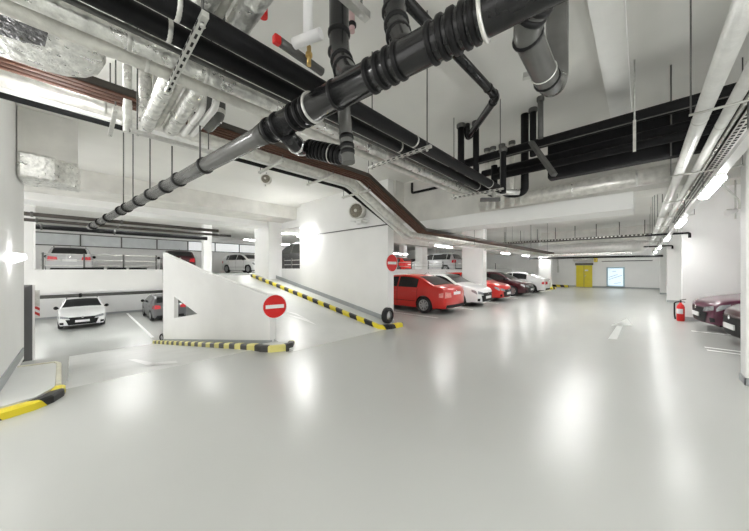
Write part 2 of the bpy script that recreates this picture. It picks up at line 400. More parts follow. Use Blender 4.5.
mark([fl(608,339), fl(617,339.5), fl(623.5,324.5), fl(618,324)], M_DMARK); mark([fl(611,325.5), fl(632.5,325.5), fl(627,318.5)], M_DMARK)
# cable on the ramp wall
f = MB(); f.tube([(-9.6,6.31,3.04),(-5.5,6.31,3.03)], .018, 8); tag(f.build('wall_conduit', M_DARKSTEEL, org=(-7.5,6.31,3.04)), 'thin dark conduit running along the tall ramp wall', 'conduit')
# strip windows on the upper deck
k = 0
for y in range(-4, 12, 2):
    k += 1
    f = MB(); f.box(-26.6, -26.56, y+.04, y+1.96, 3.22, 3.92); w = struct('window_%d' % k, f, M_WIN if y < 6 else M_LITWIN, 'frosted pane of the strip window on the back wall')
    g = MB(); g.box(-26.6, -26.53, y-.03, y+.04, 3.16, 3.98); g.box(-26.6, -26.53, y, y+2, 3.16, 3.22); g.box(-26.6, -26.53, y, y+2, 3.92, 3.98)
    g.build('frame', M_DARKSTEEL, w, local=True)
# yellow door and pale board on the far wall
f = MB(); f.box(-4.52, -3.3, 32.9, 32.98, 0, 2.05); d = struct('door_1', f, M_YEL, 'yellow double door in the far wall')
g = MB(); g.box(-3.93, -3.9, 32.88, 32.9, .02, 2.03); g.build('leaf_gap', M_DARKSTEEL, d, local=True)
g = MB(); g.box(-3.86, -3.83, 32.84, 32.88, .95, 1.1); g.box(-3.86,-3.74,32.82,32.85,1.06,1.09); g.build('handle', M_STEEL, d, local=True)
g = MB(); g.box(-3.85, -3.6, 32.885, 32.9, 1.5, 1.64); g.build('notice', M_WHITE, d, local=True)
g = MB(); g.box(-4.6, -3.22, 32.86, 32.98, 2.06, 2.26); g.build('lintel_box', M_DARKSTEEL, d, local=True)
bt = thing('display_board', 'pale blue framed lit board beside the yellow door on the far wall', 'board', (-1.65, 32.95, .12))
f = MB(); f.box(-2.18, -1.12, 32.90, 32.96, .2, 1.78); f.build('lit_panel', M_BOARD, bt)
f = MB()
for b in ((-2.26,-2.16,.12,1.86),(-1.14,-1.04,.12,1.86),(-2.26,-1.04,.12,.22),(-2.26,-1.04,1.76,1.86)): f.box(b[0],b[1],32.86,32.97,b[2],b[3])
f.build('frame', M_BLUEFR, bt)
f = MB()
for a, b in (((-2.1,.75),(-1.2,1.15)),((-2.1,.95),(-1.5,1.22)),((-1.75,.4),(-1.3,.5)),((-1.9,1.45),(-1.6,1.5))): f.obox((a[0],32.895,a[1]),(b[0],32.895,b[1]),.01,.03)
f.build('printed_lines', mat('grey_ink',(.25,.32,.36),.5,noise=.02), bt)
# ================================================================== pipes and hangers
V = Vector
def rodmb(mb, x, y, z0, z1=CZ, r=.007): return mb.cyl((x, y, z0), (x, y, z1), r, 8)
def trapeze(label, a, b, zb, w=.045, top=CZ, slots=True, group=None, m=None):
    """a channel from a to b (xy) at height zb on two threaded rods"""
    c = V(((a[0]+b[0])/2, (a[1]+b[1])/2, zb))
    t = thing('pipe_hanger', label, 'pipe hanger', c, group)
    d = V((b[0]-a[0], b[1]-a[1], 0)).normalized()
    f = MB(); A = V((a[0], a[1], zb)); B = V((b[0], b[1], zb))
    f.obox(A - d*.05, B + d*.05, w, w*.9)
    if slots:
        f.start2(); n = int((B-A).length/.075); sd = V((d.y, -d.x, 0))
        for i in range(n):
            p = A.lerp(B, (i+.5)/n)
            f.obox(p - d*.02 + V((0,0,-w*.46)), p + d*.02 + V((0,0,-w*.46)), w*.36, .004)
            for s in (-1, 1):
                q = p + sd*s*w*.5; f.obox(q - d*.02, q + d*.02, .004, w*.4)
        f.end2()
    f.build('channel', M_STEEL, t).data.materials.append(M_HOLE)
    for q in (A, B):
        f = MB(); rodmb(f, q.x, q.y, zb-.03, top); f.build('threaded_rod', M_DARKSTEEL, t)
        f = MB(); f.ring((q.x, q.y, zb-.03), (0,0,1), .014, .015, 6); f.build('nut', M_STEEL, t)
    return t
def pipe(name, label, pts, r, m, fillet=0., cat='pipe', group=None, rings=(), ringr=1.16, ringw=.05, ringm=None, n=16):
    """rings: distances along the polyline (metres)"""
    c = V(pts[0]); t = thing(name, label, cat, c, group)
    f = MB(); f.tube(pts, r, n, fillet=fillet); f.build('pipe_body', m, t)
    P = [V(p) for p in pts]
    for s in rings:
        q = s
        for a, b in zip(P, P[1:]):
            L = (b-a).length
            if q <= L:
                f = MB(); f.ring(a.lerp(b, q/L), b-a, (r if not isinstance(r, list) else r[0])*ringr, ringw); f.build('pipe_joint', ringm or M_BLKRING, t); break
            q -= L
    return t
# ---- rack A : four lines running along the hall, hangers at Y = .43, 2.5, 4.6
ZA = 3.06
A_X = {'b1': -1.75, 'b2': -1.955, 'thin': -2.06, 's1': -2.2, 's2': -2.33}
pipe('insulated_pipe', 'upper of the two thick black insulated pipes hung in the central rack', [(-1.75,-5,ZA),(-1.75,5.0,ZA)], .062, M_BLKINS, group='central rack pipes', rings=(5.35,7.45,9.5), ringr=1.05, ringw=.03, ringm=M_STEEL)
pipe('insulated_pipe', 'lower of the two thick black insulated pipes hung in the central rack', [(-1.955,-5,ZA),(-1.955,4.8,ZA)], .058, M_BLKINS, group='central rack pipes', rings=(5.35,7.45,9.5), ringr=1.05, ringw=.03, ringm=M_STEEL)
pipe('thin_pipe', 'thin dark pipe between the black and silver lines of the central rack', [(-2.065,-5,ZA-.02),(-2.065,4.75,ZA-.02)], .016, M_DARKSTEEL, group='central rack pipes')
pipe('foil_pipe', 'foil wrapped pipe next to the black ones in the central rack', [(-2.19,-5,ZA-.01),(-2.19,4.75,ZA-.01)], .055, M_FOIL, group='central rack pipes', rings=(5.2,5.6,7.3,9.3), ringr=1.04, ringw=.03, ringm=M_STEEL)
pipe('jacketed_pipe', 'pale jacketed pipe on the outer edge of the central rack', [(-2.335,-5,ZA-.02),(-2.335,4.75,ZA-.02)], .05, M_JACKET, group='central rack pipes', rings=(5.3,7.4,9.4), ringr=1.04, ringw=.03, ringm=M_STEEL)
for y, l in ((.43,'slotted steel hanger under the central rack in front of the big black drain'),(2.5,'slotted steel hanger under the middle of the central pipe rack'),(4.6,'steel hanger under the end of the central pipe rack')):
    trapeze(l, (-2.42,y), (-1.62,y), ZA-.09, .032)
# end pieces of rack A : black risers and valves
pipe('insulated_pipe', 'black insulated bend at the end of the central rack', [(-1.75,5.0,ZA),(-1.75,5.35,ZA),(-1.6,5.35,ZA-.03),(-1.47,5.35,ZA),(-1.47,5.35,CZ)], .062, M_BLKINS, fillet=.16)
pipe('insulated_pipe', 'black riser joining the central rack to the cross pipes', [(-1.955,4.8,ZA),(-1.955,5.25,ZA),(-1.955,5.25,3.6)], .055, M_BLKINS, fillet=.12)
t = thing('pipe_valve', 'silver valve with a grey body at the end of the central rack', 'valve', (-2.2,4.8,ZA))
f = MB(); f.cyl((-2.19,4.75,ZA),(-1.5,5.15,ZA-.05),.05); f.build('valve_body', M_FOIL, t)
f = MB(); f.ring((-1.85,4.95,ZA-.03),(1,.58,0),.075,.06); f.build('flange', M_STEEL, t)
f = MB(); f.obox((-2.0,4.75,ZA-.17),(-1.75,4.95,ZA-.17),.06,.06); f.build('actuator', M_DARKSTEEL, t)
# ---- black cross pipes (along X) in front of the cross beam
for y, z, x0, r, l in ((5.1,3.72,-2.75,.078,'topmost black insulated pipe crossing in front of the concrete beam'),
                 (5.32,3.52,-2.2,.062,'middle black insulated pipe crossing in front of the concrete beam'),
                 (5.2,3.37,-1.95,.055,'lowest black insulated pipe crossing in front of the concrete beam')):
    pipe('insulated_pipe', l, [(x0,y,z),(5.5,y,z)], r, M_BLKINS, group='black cross pipes')
f = MB(); f.box(-1.15,5.5,5.45,5.65,3.22,3.86); tag(f.build('insulated_duct', M_BLKINS, org=(2,5.5,3.5), bevel=.03), 'flat black insulated duct behind the black cross pipes', 'duct')
f = MB(); f.obox((-2.2,4.98,3.62),(5.2,4.98,3.62),.012,.012); tag(f.build('support_wire', M_DARKSTEEL, org=(1,4.98,3.62)), 'thin steel rail along the front of the black cross pipes', 'rail')
for k,(px, py) in enumerate(((634.5,60),(671,65),(690,-20))[:2]):
    p = atz(px, py, CZ) if k < 2 else V((.24,4.2,CZ))
    f = MB(); z0 = (3.12,3.2,2.78)[k]
    if k == 0: f.cyl((p.x,p.y,3.6),(p.x,p.y,CZ),.009,8); f.obox((p.x,p.y,3.22),(p.x,p.y,3.62),.03,.03)
    else: f.cyl((p.x,p.y,z0),(p.x,p.y,CZ),.009,8)
    tag(f.build('hanger_rod', M_STEEL if k==0 else M_DARKSTEEL, org=(p.x,p.y,CZ)), ('steel strut rod holding the black cross pipes','short thin rod dropping to the black cross pipes','long thin rod from the ceiling to the white pipe rack')[k], 'rod')
# vertical risers in front of the beam (black and pale)
ris = ((461,4.9,.06,M_BLKINS,3.2,'black'),(476,5.0,.055,M_BLKINS,3.25,'black'),(487,6.3,.05,M_JACKET,3.02,'pale'),(493,6.3,.05,M_JACKET,3.02,'pale'),(502,6.3,.05,M_JACKET,3.02,'pale'),(512,6.3,.05,M_JACKET,3.02,'pale'),(503,4.92,.05,M_BLKINS,2.98,'black'),(533,5.25,.05,M_BLKINS,3.6,'black'),(540.5,4.98,.04,M_DARKSTEEL,3.75,'dark grey'))
ordn = ('first','second','first','second','third','fourth','third','fourth','only')
for (px, y, r, m, z0, c), o_ in zip(ris, ordn):
    p = aty(px, 150, y)
    t = thing('riser_pipe', '%s %s vertical riser from the left beside the cross beam' % (o_, c), 'pipe', (p.x,p.y,z0), 'risers by the beam')
    zt = 3.74 if px == 503 else CZ
    f = MB(); f.cyl((p.x,p.y,z0),(p.x,p.y,zt),r); f.build('pipe_body', m, t)
    f = MB(); f.ring((p.x,p.y,zt-.03),(0,0,1),r*1.35,.08); f.build('collar', M_DARKSTEEL, t)
a, b = aty(531,142,4.85), aty(559,180,4.85)
f = MB(); f.obox((a.x,a.y,a.z),(b.x,b.y-.3,b.z),.07,.05); tag(f.build('slotted_strut', M_DARKSTEEL, org=a), 'slanting dark slotted strut in front of the black cross pipes', 'strut')
# silver duct in front of the beam
t = pipe('foil_duct', 'long round foil duct along the face of the cross beam', [(-2.75,6.55,3.2),(.42,6.55,3.26)], .14, M_JACKET, cat='duct', rings=(.9,1.8,2.7), ringr=1.02, ringw=.04, ringm=M_FOIL, n=22)
pipe('insulated_pipe', 'thin black L-shaped pipe fixed to the beam left of the foil duct', [aty(412,183,6.9),aty(412,193,6.9),aty(437,187.5,6.9)], .035, M_BLKINS, fillet=.05)
# ---- big black drain D
ZD = 2.75
D0, D1 = V((.25,1.23,ZD+.0)), V((-8.9,.15,ZD-.12))
dd = (D1-D0).normalized()
Dp = lambda px: along(D0, D1, px)
t = thing('drain_pipe', 'big black plastic drain pipe slanting across under the ceiling', 'drain pipe', Dp(400))
q1, q2 = Dp(268), Dp(275)
f = MB(); f.tube([Dp(272), D0, V((D0.x, D0.y, CZ))], .081, 24, fillet=.2); f.build('pipe_body', M_BLKPIPE, t)
f = MB(); f.tube([Dp(268), q1 + dd*.12, D1], [.081,.068,.058], 20); f.build('narrow_pipe', M_GREYPIPE, t)
for px, rr, w in ((475,.103,.035),(466,.103,.035),(455,.104,.045),(444,.103,.035),(433,.102,.03),(400,.101,.03),(391,.101,.03),(382,.101,.03),(372,.100,.03),(337,.097,.035),(309,.103,.03),(303,.103,.03),(296,.103,.03),(280,.102,.045),(271,.100,.045)):
    f = MB(); f.ring(Dp(px), dd, rr*.885, w*.8, 26); f.build('pipe_joint', M_BLKRING, t)
for px in (205,179,166,151,139,127,121,108,100,93):
    f = MB(); f.ring(Dp(px), dd, .078, .06, 20); f.build('pipe_joint', M_BLKRING, t)
f = MB(); f.ring(Dp(484), dd, .098, .016, 26); f.build('pale_clamp', M_JACKET, t)
f = MB(); f.ring(Dp(313), dd, .097, .010, 26); f.build('steel_clamp', M_STEEL, t)
for px in (200,172,150,133,123.5):
    p = Dp(px); f = MB(); rodmb(f, p.x, p.y, p.z+.05, 3.13 if p.x > -4.1 else CZ if p.x > -8 else 3.9, .008); f.build('hanger_rod', M_DARKSTEEL, t)
# drop pipes that branch into it
def drop(px, pj, label, off=.2, r=.055):
    j = Dp(pj); r0 = ray(px); top = r0 * ((j.x*FWD.x+j.y*FWD.y) + off)
    x, y = top.x, top.y
    return pipe('branch_pipe', label, [(x,y,CZ),(x,y,j.z+.42),(j.x+(x-j.x)*.6,j.y+(y-j.y)*.6,j.z+.2),tuple(j)], r, M_BLKPIPE, fillet=.16, cat='drain pipe', rings=(CZ-j.z-.55,CZ-j.z-.42,CZ-j.z-.3,CZ-j.z-.2), ringr=1.14, ringw=.035)
drop(339, 357, 'black drop pipe from the ceiling bending into the middle of the big drain', .32, .066)
drop(394, 408, 'black drop pipe from the ceiling meeting the big drain by its right ridges', .22, .062)
# grey pipe hanging behind D and accordion branch
r0 = ray(340); r1 = ray(348.5)
bt_ = r1*2.02; tp = r0*2.05
zb = EYE + 2.02*(HOR-163)/FPX
pipe('grey_pipe', 'short grey plastic pipe hanging below and behind the big black drain', [(tp.x,tp.y,3.55),(tp.x,tp.y,3.2),(bt_.x,bt_.y,zb)], .047, M_GREYPIPE, fillet=.1, cat='drain pipe', rings=(.44,.9,.965,1.01), ringr=1.12, ringw=.035)
e0 = Dp(283) + V((0,.02,-.06)); e1 = ray(306)*2.35; e2 = ray(343)*2.2
P0 = V(e0); P1 = V((e1.x,e1.y,EYE+2.35*(HOR-148)/FPX)); P2 = V((e2.x,e2.y,EYE+2.2*(HOR-156)/FPX))
t = pipe('branch_pipe', 'ribbed black branch curling below the big drain towards the grey pipe', [P0, P0.lerp(P1,.6)+V((0,0,-.05)), P1, P2], .058, M_BLKPIPE, fillet=.12, cat='drain pipe')
f = MB()
for k in range(9): f.ring(P1.lerp(P2, .12+.8*k/8), P2-P1, .075, .028)
f.build('rib_pattern', M_BLKRING, t)
f = MB(); f.ring(P1.lerp(P2,.72), P2-P1, .078, .009); f.build('steel_clamp', M_STEEL, t)
f = MB(); f.ring(P0.lerp(P1,.45)+V((0,0,-.03)), P1-P0, .068, .03); f.build('pipe_joint', M_CHROME, t)
# E2 : pipe with two elbows above D
zE = 4.15
s0 = atz(396,-10,zE); s1 = atz(496.5,97,zE); s2 = atz(468,138,zE-.02)
pipe('black_waste_pipe', 'slim black waste pipe with a sharp elbow near the ceiling', [s0, s1, s2, s2+V((-.03,.02,.15)), (s2.x-.03,s2.y+.02,CZ)], .055, M_BLKPIPE, fillet=.07, cat='drain pipe', rings=((s1-s0).length-.28,(s1-s0).length-.1,(s1-s0).length+.12,(s1-s0).length+(s2-s1).length-.1), ringr=1.15, ringw=.04)
# U shaped drain at the top right
zu = 3.2
u0 = ray(524)*1.78; u1 = ray(549)*2.25; u2 = ray(557)*2.45
A0 = V((u0.x,u0.y,EYE+1.78*(HOR-28)/FPX)); A1 = V((u1.x,u1.y,EYE+2.25*(HOR-84)/FPX)); A2 = V((u2.x,u2.y,EYE+2.45*(HOR-78)/FPX))
t = thing('drain_trap', 'black drain pipe with elbow and rounded trap at the top of the view', 'drain pipe', A0)
f = MB(); up = ray(556)*1.5
f.tube([V((up.x,up.y,EYE+1.5*(HOR+30)/FPX)), A0, A1, A1.lerp(A2,.6)+V((0,0,-.05)), A2, V((A2.x,A2.y,CZ))], .085, 22, fillet=.12); f.build('pipe_body', M_GREYPIPE, t)
for s in (.12,.9): 
    f = MB(); f.ring(A0.lerp(A1,s), A1-A0, .095, .03); f.build('pipe_joint', M_BLKRING, t)
f = MB(); f.ring(A0.lerp(A1,.74), A1-A0, .091, .008); f.obox(A0.lerp(A1,.74)+V((-.13,-.05,0)), A0.lerp(A1,.74)+V((-.08,-.03,0)), .04,.04); f.build('steel_clamp', M_STEEL, t)
upd = (A0 - V((up.x,up.y,EYE+1.5*(HOR+30)/FPX)))
for s in (.35,.55,.75):
    f = MB(); f.ring(A0 - upd*(1-s), upd, .098, .04); f.build('pipe_joint', M_BLKRING, t)
# ---- rack B : brown cables, silver duct, black pipe; steps down before the cross beam
def runB(x, zoff, zlow=2.70): return [(x,-4,3.6+zoff),(x,4.1,3.6+zoff),(x,6.2,zlow+zoff),(x,21.0,zlow+zoff)]
t = thing('cable_tray', 'brown cable tray stepping down from the ramp ceiling to the car bays', 'cable tray', (-4.2,3,3.6))
f = MB(); p = runB(-4.2,0)
for a, b in zip(p, p[1:]): f.obox(a, b, .30, .016); f.obox(V(a)+V((.15,0,.03)), V(b)+V((.15,0,.03)), .012,.07); f.obox(V(a)+V((-.15,0,.03)), V(b)+V((-.15,0,.03)), .012,.07)
f.build('tray', M_DKCABLE, t)
f = MB()
for k in range(7):
    f.tube([V(q)+V((-.12+.04*k,0,-.02-.012*(k%2))) for q in p], .018, 8)
f.build('brown_cables', M_BROWN, t)
f = MB()
for k in range(3): f.tube([V(q)+V((-.1+.1*k,0,.06)) for q in p], .02, 8)
f.build('dark_cables', M_DKCABLE, t)
pipe('jacketed_pipe', 'pale jacketed pipe running beside the brown cable tray', runB(-4.58,.0,2.64), .088, M_JACKET, fillet=.12, rings=(4.2,6.2,7.4,10.6,14,18), ringr=1.03, ringw=.04, ringm=M_STEEL, n=18)
pipe('thin_pipe', 'slim pale pipe between the jacketed pipe and the black pipe', runB(-4.76,-.04,2.62), .04, M_WJACKET, fillet=.12)
pipe('thin_pipe', 'black pipe along the outer edge of the brown cable tray rack', [(-4.98,-4,3.58),(-4.98,4.2,3.58),(-4.98,6.15,2.78)], .045, M_BLKINS, fillet=.12)
for y, z, l in ((.27,3.47,'leftmost steel hanger of the brown cable tray rack'),(2.27,3.47,'steel hanger of the brown cable tray rack carrying the small round fan'),(3.3,3.47,'third steel hanger of the brown cable tray rack, past the small round fan'),(4.25,3.38,'steel hanger where the brown cable tray steps down')):
    trapeze(l, (-5.04,y), (-4.22,y), z, .04, slots=False)
for y in (9,12,15.5,19):
    t = trapeze('steel hanger under the lower run of the cable tray over the parked cars', (-4.85,y), (-4.0,y), 2.52, .04, slots=False, group='hangers of the lower cable run')
# ---- group C : silver pipes along X with risers at their left end
ZC = 3.26; XE = -4.02
spec = ((.50,.062,M_FOIL,0),(.60,.03,M_JACKET,.05),(.70,.066,M_FOIL,0),(.80,.03,M_WJACKET,-.05),(.87,.03,M_WJACKET,-.05),(.98,.05,M_GREYPIPE,0))
lab = ('first foil wrapped pipe of the transverse group above the central rack','slim pale pipe between the two foil pipes of the transverse group','second, fatter foil wrapped pipe of the transverse group','first slim white pipe of the transverse group','second slim white pipe of the transverse group','dark grey pipe along the back of the transverse group')
for k, ((y, r, m, dz), l) in enumerate(zip(spec, lab)):
    xe = XE + (0,.02,.12,.25,.3,.5)[k]
    pipe('foil_pipe' if m is M_FOIL else 'jacketed_pipe', l, [(xe,y,CZ),(xe,y,ZC+dz),((1.8,1.8,1.8,-3.0,-2.85,-3.1)[k],y,ZC+dz)] + ([((-3.0,-2.85,-3.1)[k-3],y,CZ)] if k > 2 else []), r, m, fillet=.1, group='transverse silver pipes', rings=(1.6,2.9), ringr=1.05, ringw=.04, ringm=M_STEEL)
for x, l in ((-3.9,'steel hanger under the left end of the transverse silver pipes'),(-1.15,'steel hanger of the transverse silver pipes above the big drain')):
    trapeze(l, (x,.42), (x,1.1), ZC-.1, .045, slots=False)
pipe('riser_pipe', 'narrow vertical foil riser at the left end of the transverse group', [(-4.12,.36,ZC-.05),(-4.12,.36,CZ)], .04, M_FOIL)
# valve manifold
t = thing('valve_manifold', 'valve manifold with red handles among the silver ceiling pipes', 'valve', atz(285,40,3.55))
a, b = atz(280,42,3.7), atz(322,72,3.7)
f = MB(); f.cyl(a, b, .04); f.build('grey_pipe', M_GREYPIPE, t)
c = atz(277,41,3.7); f = MB(); f.box(c.x-.032,c.x+.032,c.y-.035,c.y+.035,c.z-.03,c.z+.045); f.build('red_actuator', M_RED, t, bevel=.015)
c2 = atz(263,13,3.7); f = MB(); f.cyl((c2.x,c2.y,c2.z-.03),(c2.x,c2.y,c2.z+.06),.035); f.build('red_cap', M_RED, t)
c3 = atz(308,38,3.7); f = MB(); f.cyl((c3.x-.14,c3.y-.05,c3.z),(c3.x+.12,c3.y+.05,c3.z),.045); f.cyl((c3.x,c3.y,c3.z),(c3.x,c3.y,CZ),.04); f.build('white_elbow', M_WHITE, t)
c4 = atz(309,55,3.7); f = MB(); f.cyl((c4.x,c4.y,c4.z-.1),(c4.x,c4.y,c4.z+.08),.02); f.ring((c4.x,c4.y,c4.z),(0,0,1),.032,.04); f.build('brass_valve', M_BRASS, t)
# thin sprinkler head
p = atz(352,30,CZ-.2)
t = thing('sprinkler_head', 'small pinkish sprinkler fitting beside the black drop pipe', 'sprinkler', (p.x,p.y,CZ))
f = MB(); f.cyl((p.x,p.y,CZ-.22),(p.x,p.y,CZ),.03); f.build('stem', mat('pink_plastic',(.55,.38,.38),.4,noise=.05), t)
f = MB(); f.ring((p.x,p.y,CZ-.15),(0,0,1),.045,.04); f.build('collar', M_CARBLK, t)
# ---- foil ducts at the upper left
t = thing('foil_duct', 'large foil wrapped duct with a rounded end at the upper left', 'duct', (-3.05,-.8,3.45))
f = MB(); prof = []
for k in range(9):
    a = math.pi*k/8; prof.append((-3.05 + .42*math.cos(a), .14 - .34 + .34*math.sin(a)))
f.prism([(-3.47,-4),(-2.63,-4)] + prof, 'z', 3.27, 3.52); f.build('duct_body', M_FOIL, t, bevel=.05)
f = MB(); f.prism([tuple(atz(a, b, 3.26))[:2] for a, b in ((-8,9),(14,15),(30,22),(48,33),(45,46),(22,41),(0,34),(-12,30))], 'z', 3.255, 3.30); f.build('torn_patch', mat('dark_crumpled_foil',(.10,.10,.105),.35,.6,noise=.6,scale=14,bump=1.,bscale=20), t)
t = thing('duct_box', 'concrete-grey duct box with a foil wrapped lower edge high on the left', 'duct', (-7.5,-1,3.6))
f = MB(); f.box(-8.1,-7.45,-.72,-.03,3.62,CZ-.002); f.build('box_body', M_CONC, t, bevel=.01)
f = MB(); prof = [(-7.42 - .5*(1-math.cos(math.pi/2*k/6)), -.42 + .42*math.sin(math.pi/2*k/6)) for k in range(7)]
f.prism([(-8.12,-.725),(-7.4,-.725)] + prof + [(-8.12,0)], 'z', 3.22, 3.66); f.build('foil_wrap', M_FOIL, t, bevel=.04)
# ---- upper deck pipes (along Y)
for x, z, y1, r, l, yy in ((-13.2,4.02,3.6,.06,'black','first dark pipe under the upper deck ceiling'),(-14.6,4.0,4.6,.055,'black','second dark pipe under the upper deck ceiling'),(-16.2,3.95,4.0,.09,'black','third, thickest dark pipe under the upper deck ceiling')):
    pipe('dark_pipe', yy, [(x,-3,z-.68),(x,y1+.5,z-.68)], r, M_BLKINS if r > .08 else M_DKCABLE, rings=(2,4), ringr=1.3, ringw=.06, ringm=M_DARKSTEEL)
pipe('grey_pipe', 'long dark grey pipe under the edge of the upper deck', [(-15.1,-6,.72),(-15.1,2.5,.72)], .06, M_DARKSTEEL, rings=(4,6), ringr=1.3, ringw=.08)
# ---- right-hand rack
ZR = 3.1
pipe('white_pipe', 'thick white jacketed pipe at the top right running down the hall', [(.40,-2,ZR),(.40,21.0,ZR)], .055, M_WJACKET, rings=(6,7.5,10,13,17), ringr=1.03, ringw=.03, ringm=M_STEEL)
pipe('white_pipe', 'second white jacketed pipe right of the thick white one', [(.565,-2,ZR),(.565,20.6,ZR)], .042, M_WJACKET, rings=(6.3,7.9,10.5), ringr=1.04, ringw=.03, ringm=M_STEEL)
t = thing('cable_tray', 'perforated steel cable tray full of cables above the hanging right lamps', 'cable tray', (.74,3,ZR))
f = MB(); f.box(.64,.84,-2,31,ZR-.05,ZR-.035); f.box(.64,.65,-2,31,ZR-.05,ZR+.05); f.box(.83,.84,-2,31,ZR-.05,ZR+.05); f.start2()
for y in range(0, 120):
    for x in (.675,.715,.765,.805): f.box(x-.012,x+.012,1.2+y*.09,1.25+y*.09,ZR-.053,ZR-.049)
f.end2(); f.build('tray', M_STEEL, t).data.materials.append(M_HOLE)
f = MB()
for x in (.625,): f.cyl((x,-2,ZR-.03),(x,31,ZR-.03),.012,8)
f.build('outer_cable', M_FOIL, t)
f = MB()
for x in (.68,.72,.77,.8): f.cyl((x,-2,ZR),(x,31,ZR),.014,8)
f.build('grey_cables', M_STEEL, t)
f = MB(); f.box(.575,.645,1.0,31,2.70,2.74); tag(f.build('lamp_rail', M_HOUSE, org=(.6,12,2.72)), 'white mounting rail carrying the row of right-hand lamps', 'rail')
for i, y in enumerate((3.62,5.83,8.05,10.3,12.5,14.75,17,19.3,23.8)):
    nm = 'thin wire hanger across the right-hand white pipes and lamp rail'
    t = thing('wire_hanger', nm, 'pipe hanger', (.6,y,ZR-.1), 'wire hangers of the right-hand rack')
    f = MB(); f.cyl((.30,y,ZR-.075),(.95,y,ZR-.075),.011,8); f.build('cross_bar', M_STEEL, t)
    f = MB(); f.cyl((.31,y,ZR-.08),(.31,y,CZ),.006,8); f.build('wire', M_DARKSTEEL, t)
    f = MB(); f.cyl((.94,y,ZR-.08),(.94,y,CZ),.006,8); f.build('wire', M_DARKSTEEL, t)
    f = MB(); f.cyl((.61,y,2.74),(.61,y,ZR-.075),.005,8); f.build('wire', M_DARKSTEEL, t)
for y, l in ((13.7,'black cable conduit with end drop fixed to the second pier'),(20.6,'black cable conduit with end drop fixed to the third pier')):
    pipe('conduit', l, [(.1,y,2.88),(1.15,y,2.88),(1.15,y,2.72)], .035, M_BLKINS, fillet=.05)
# ---- far transverse tray and duct
t = thing('cable_tray', 'far transverse cable tray hung across the hall on many rods', 'cable tray', (-2,21.6,3.62))
f = MB(); f.box(-7.5,.6,21.3,21.9,3.52,3.56); f.box(-7.5,.6,21.29,21.31,3.52,3.64); f.build('tray', M_DKCABLE, t)
f = MB()
for k in range(46): x = -7.4+.175*k; f.box(x,x+.08,21.27,21.29,3.55,3.62)
f.build('slot_pattern', M_JACKET, t)
for k in range(8):
    x = -7.2 + 1.05*k; f = MB(); f.cyl((x,21.4,3.55),(x,21.4,CZ),.02,8); f.build('hanger_rod', M_DARKSTEEL, t)
t = thing('foil_duct', 'wide foil duct crossing the hall in front of the end wall', 'duct', (-2,22.4,3))
f = MB(); f.tube([(-5.75,22.4,2.8),(-5.6,22.4,2.92),(-5.2,22.4,3.0),(-.5,22.4,3.02),(.05,22.2,3.05),(.4,21.3,3.1)], [.12,.25,.33,.34,.3,.1], 20); f.build('duct_body', M_WJACKET, t)
f = MB(); f.box(-5.3,-.4,22.1,22.7,2.56,2.72); f.build('foil_underside', M_FOIL, t, bevel=.02)
pipe('dark_pipe', 'long black pipe below the far foil duct', [(-5.9,22.6,2.46),(.9,22.6,2.44)], .06, M_BLKINS)
pipe('white_pipe', 'pale pipe above the yellow door on the end wall', [(-4.7,32.6,2.62),(-3.3,32.6,2.62)], .2, M_JACKET, rings=(.1,1.3), ringm=M_STEEL)
t = thing('valve_box', 'yellow gas valve beside the pale pipe above the door', 'valve', (-3.0,32.7,2.6))
f = MB(); f.box(-3.15,-2.9,32.5,32.98,2.35,2.8); f.build('valve_body', M_YEL, t, bevel=.02)
f = MB(); f.ring((-3.02,32.47,2.55),(0,1,0),.1,.05); f.build('hand_wheel', M_BRASS, t)
pipe('thin_pipe', 'thin dark pipe along the end wall right of the yellow door', [(-2.6,32.85,2.4),(.7,32.85,2.42)], .03, M_DARKSTEEL)
f = MB(); f.cyl((-6.0,32.9,1.4),(-6.0,32.9,2.9),.05); f.box(-6.08,-5.92,32.84,32.98,1.35,2.0); tag(f.build('riser_pipe', M_STEEL, org=(-6,32.9,1.4)), 'grey riser pipe on the end wall left of the yellow door', 'pipe')
pts = [V((-6.8,31.6,.0)), V((-5.6,31.4,0)), V((-4.9,31.3,0))]
kerb('striped_kerb', pts, 'low yellow and black kerb by the end wall near the yellow door', s=1.6)
kerb('striped_kerb', [V((-6.5,27.15,0)), V((-5.4,27.15,0)), V((-5.35,27.9,0))], 'short yellow and black kerb around the far white column', s=1.5)
WORLD, EXPO = .5, 1.9
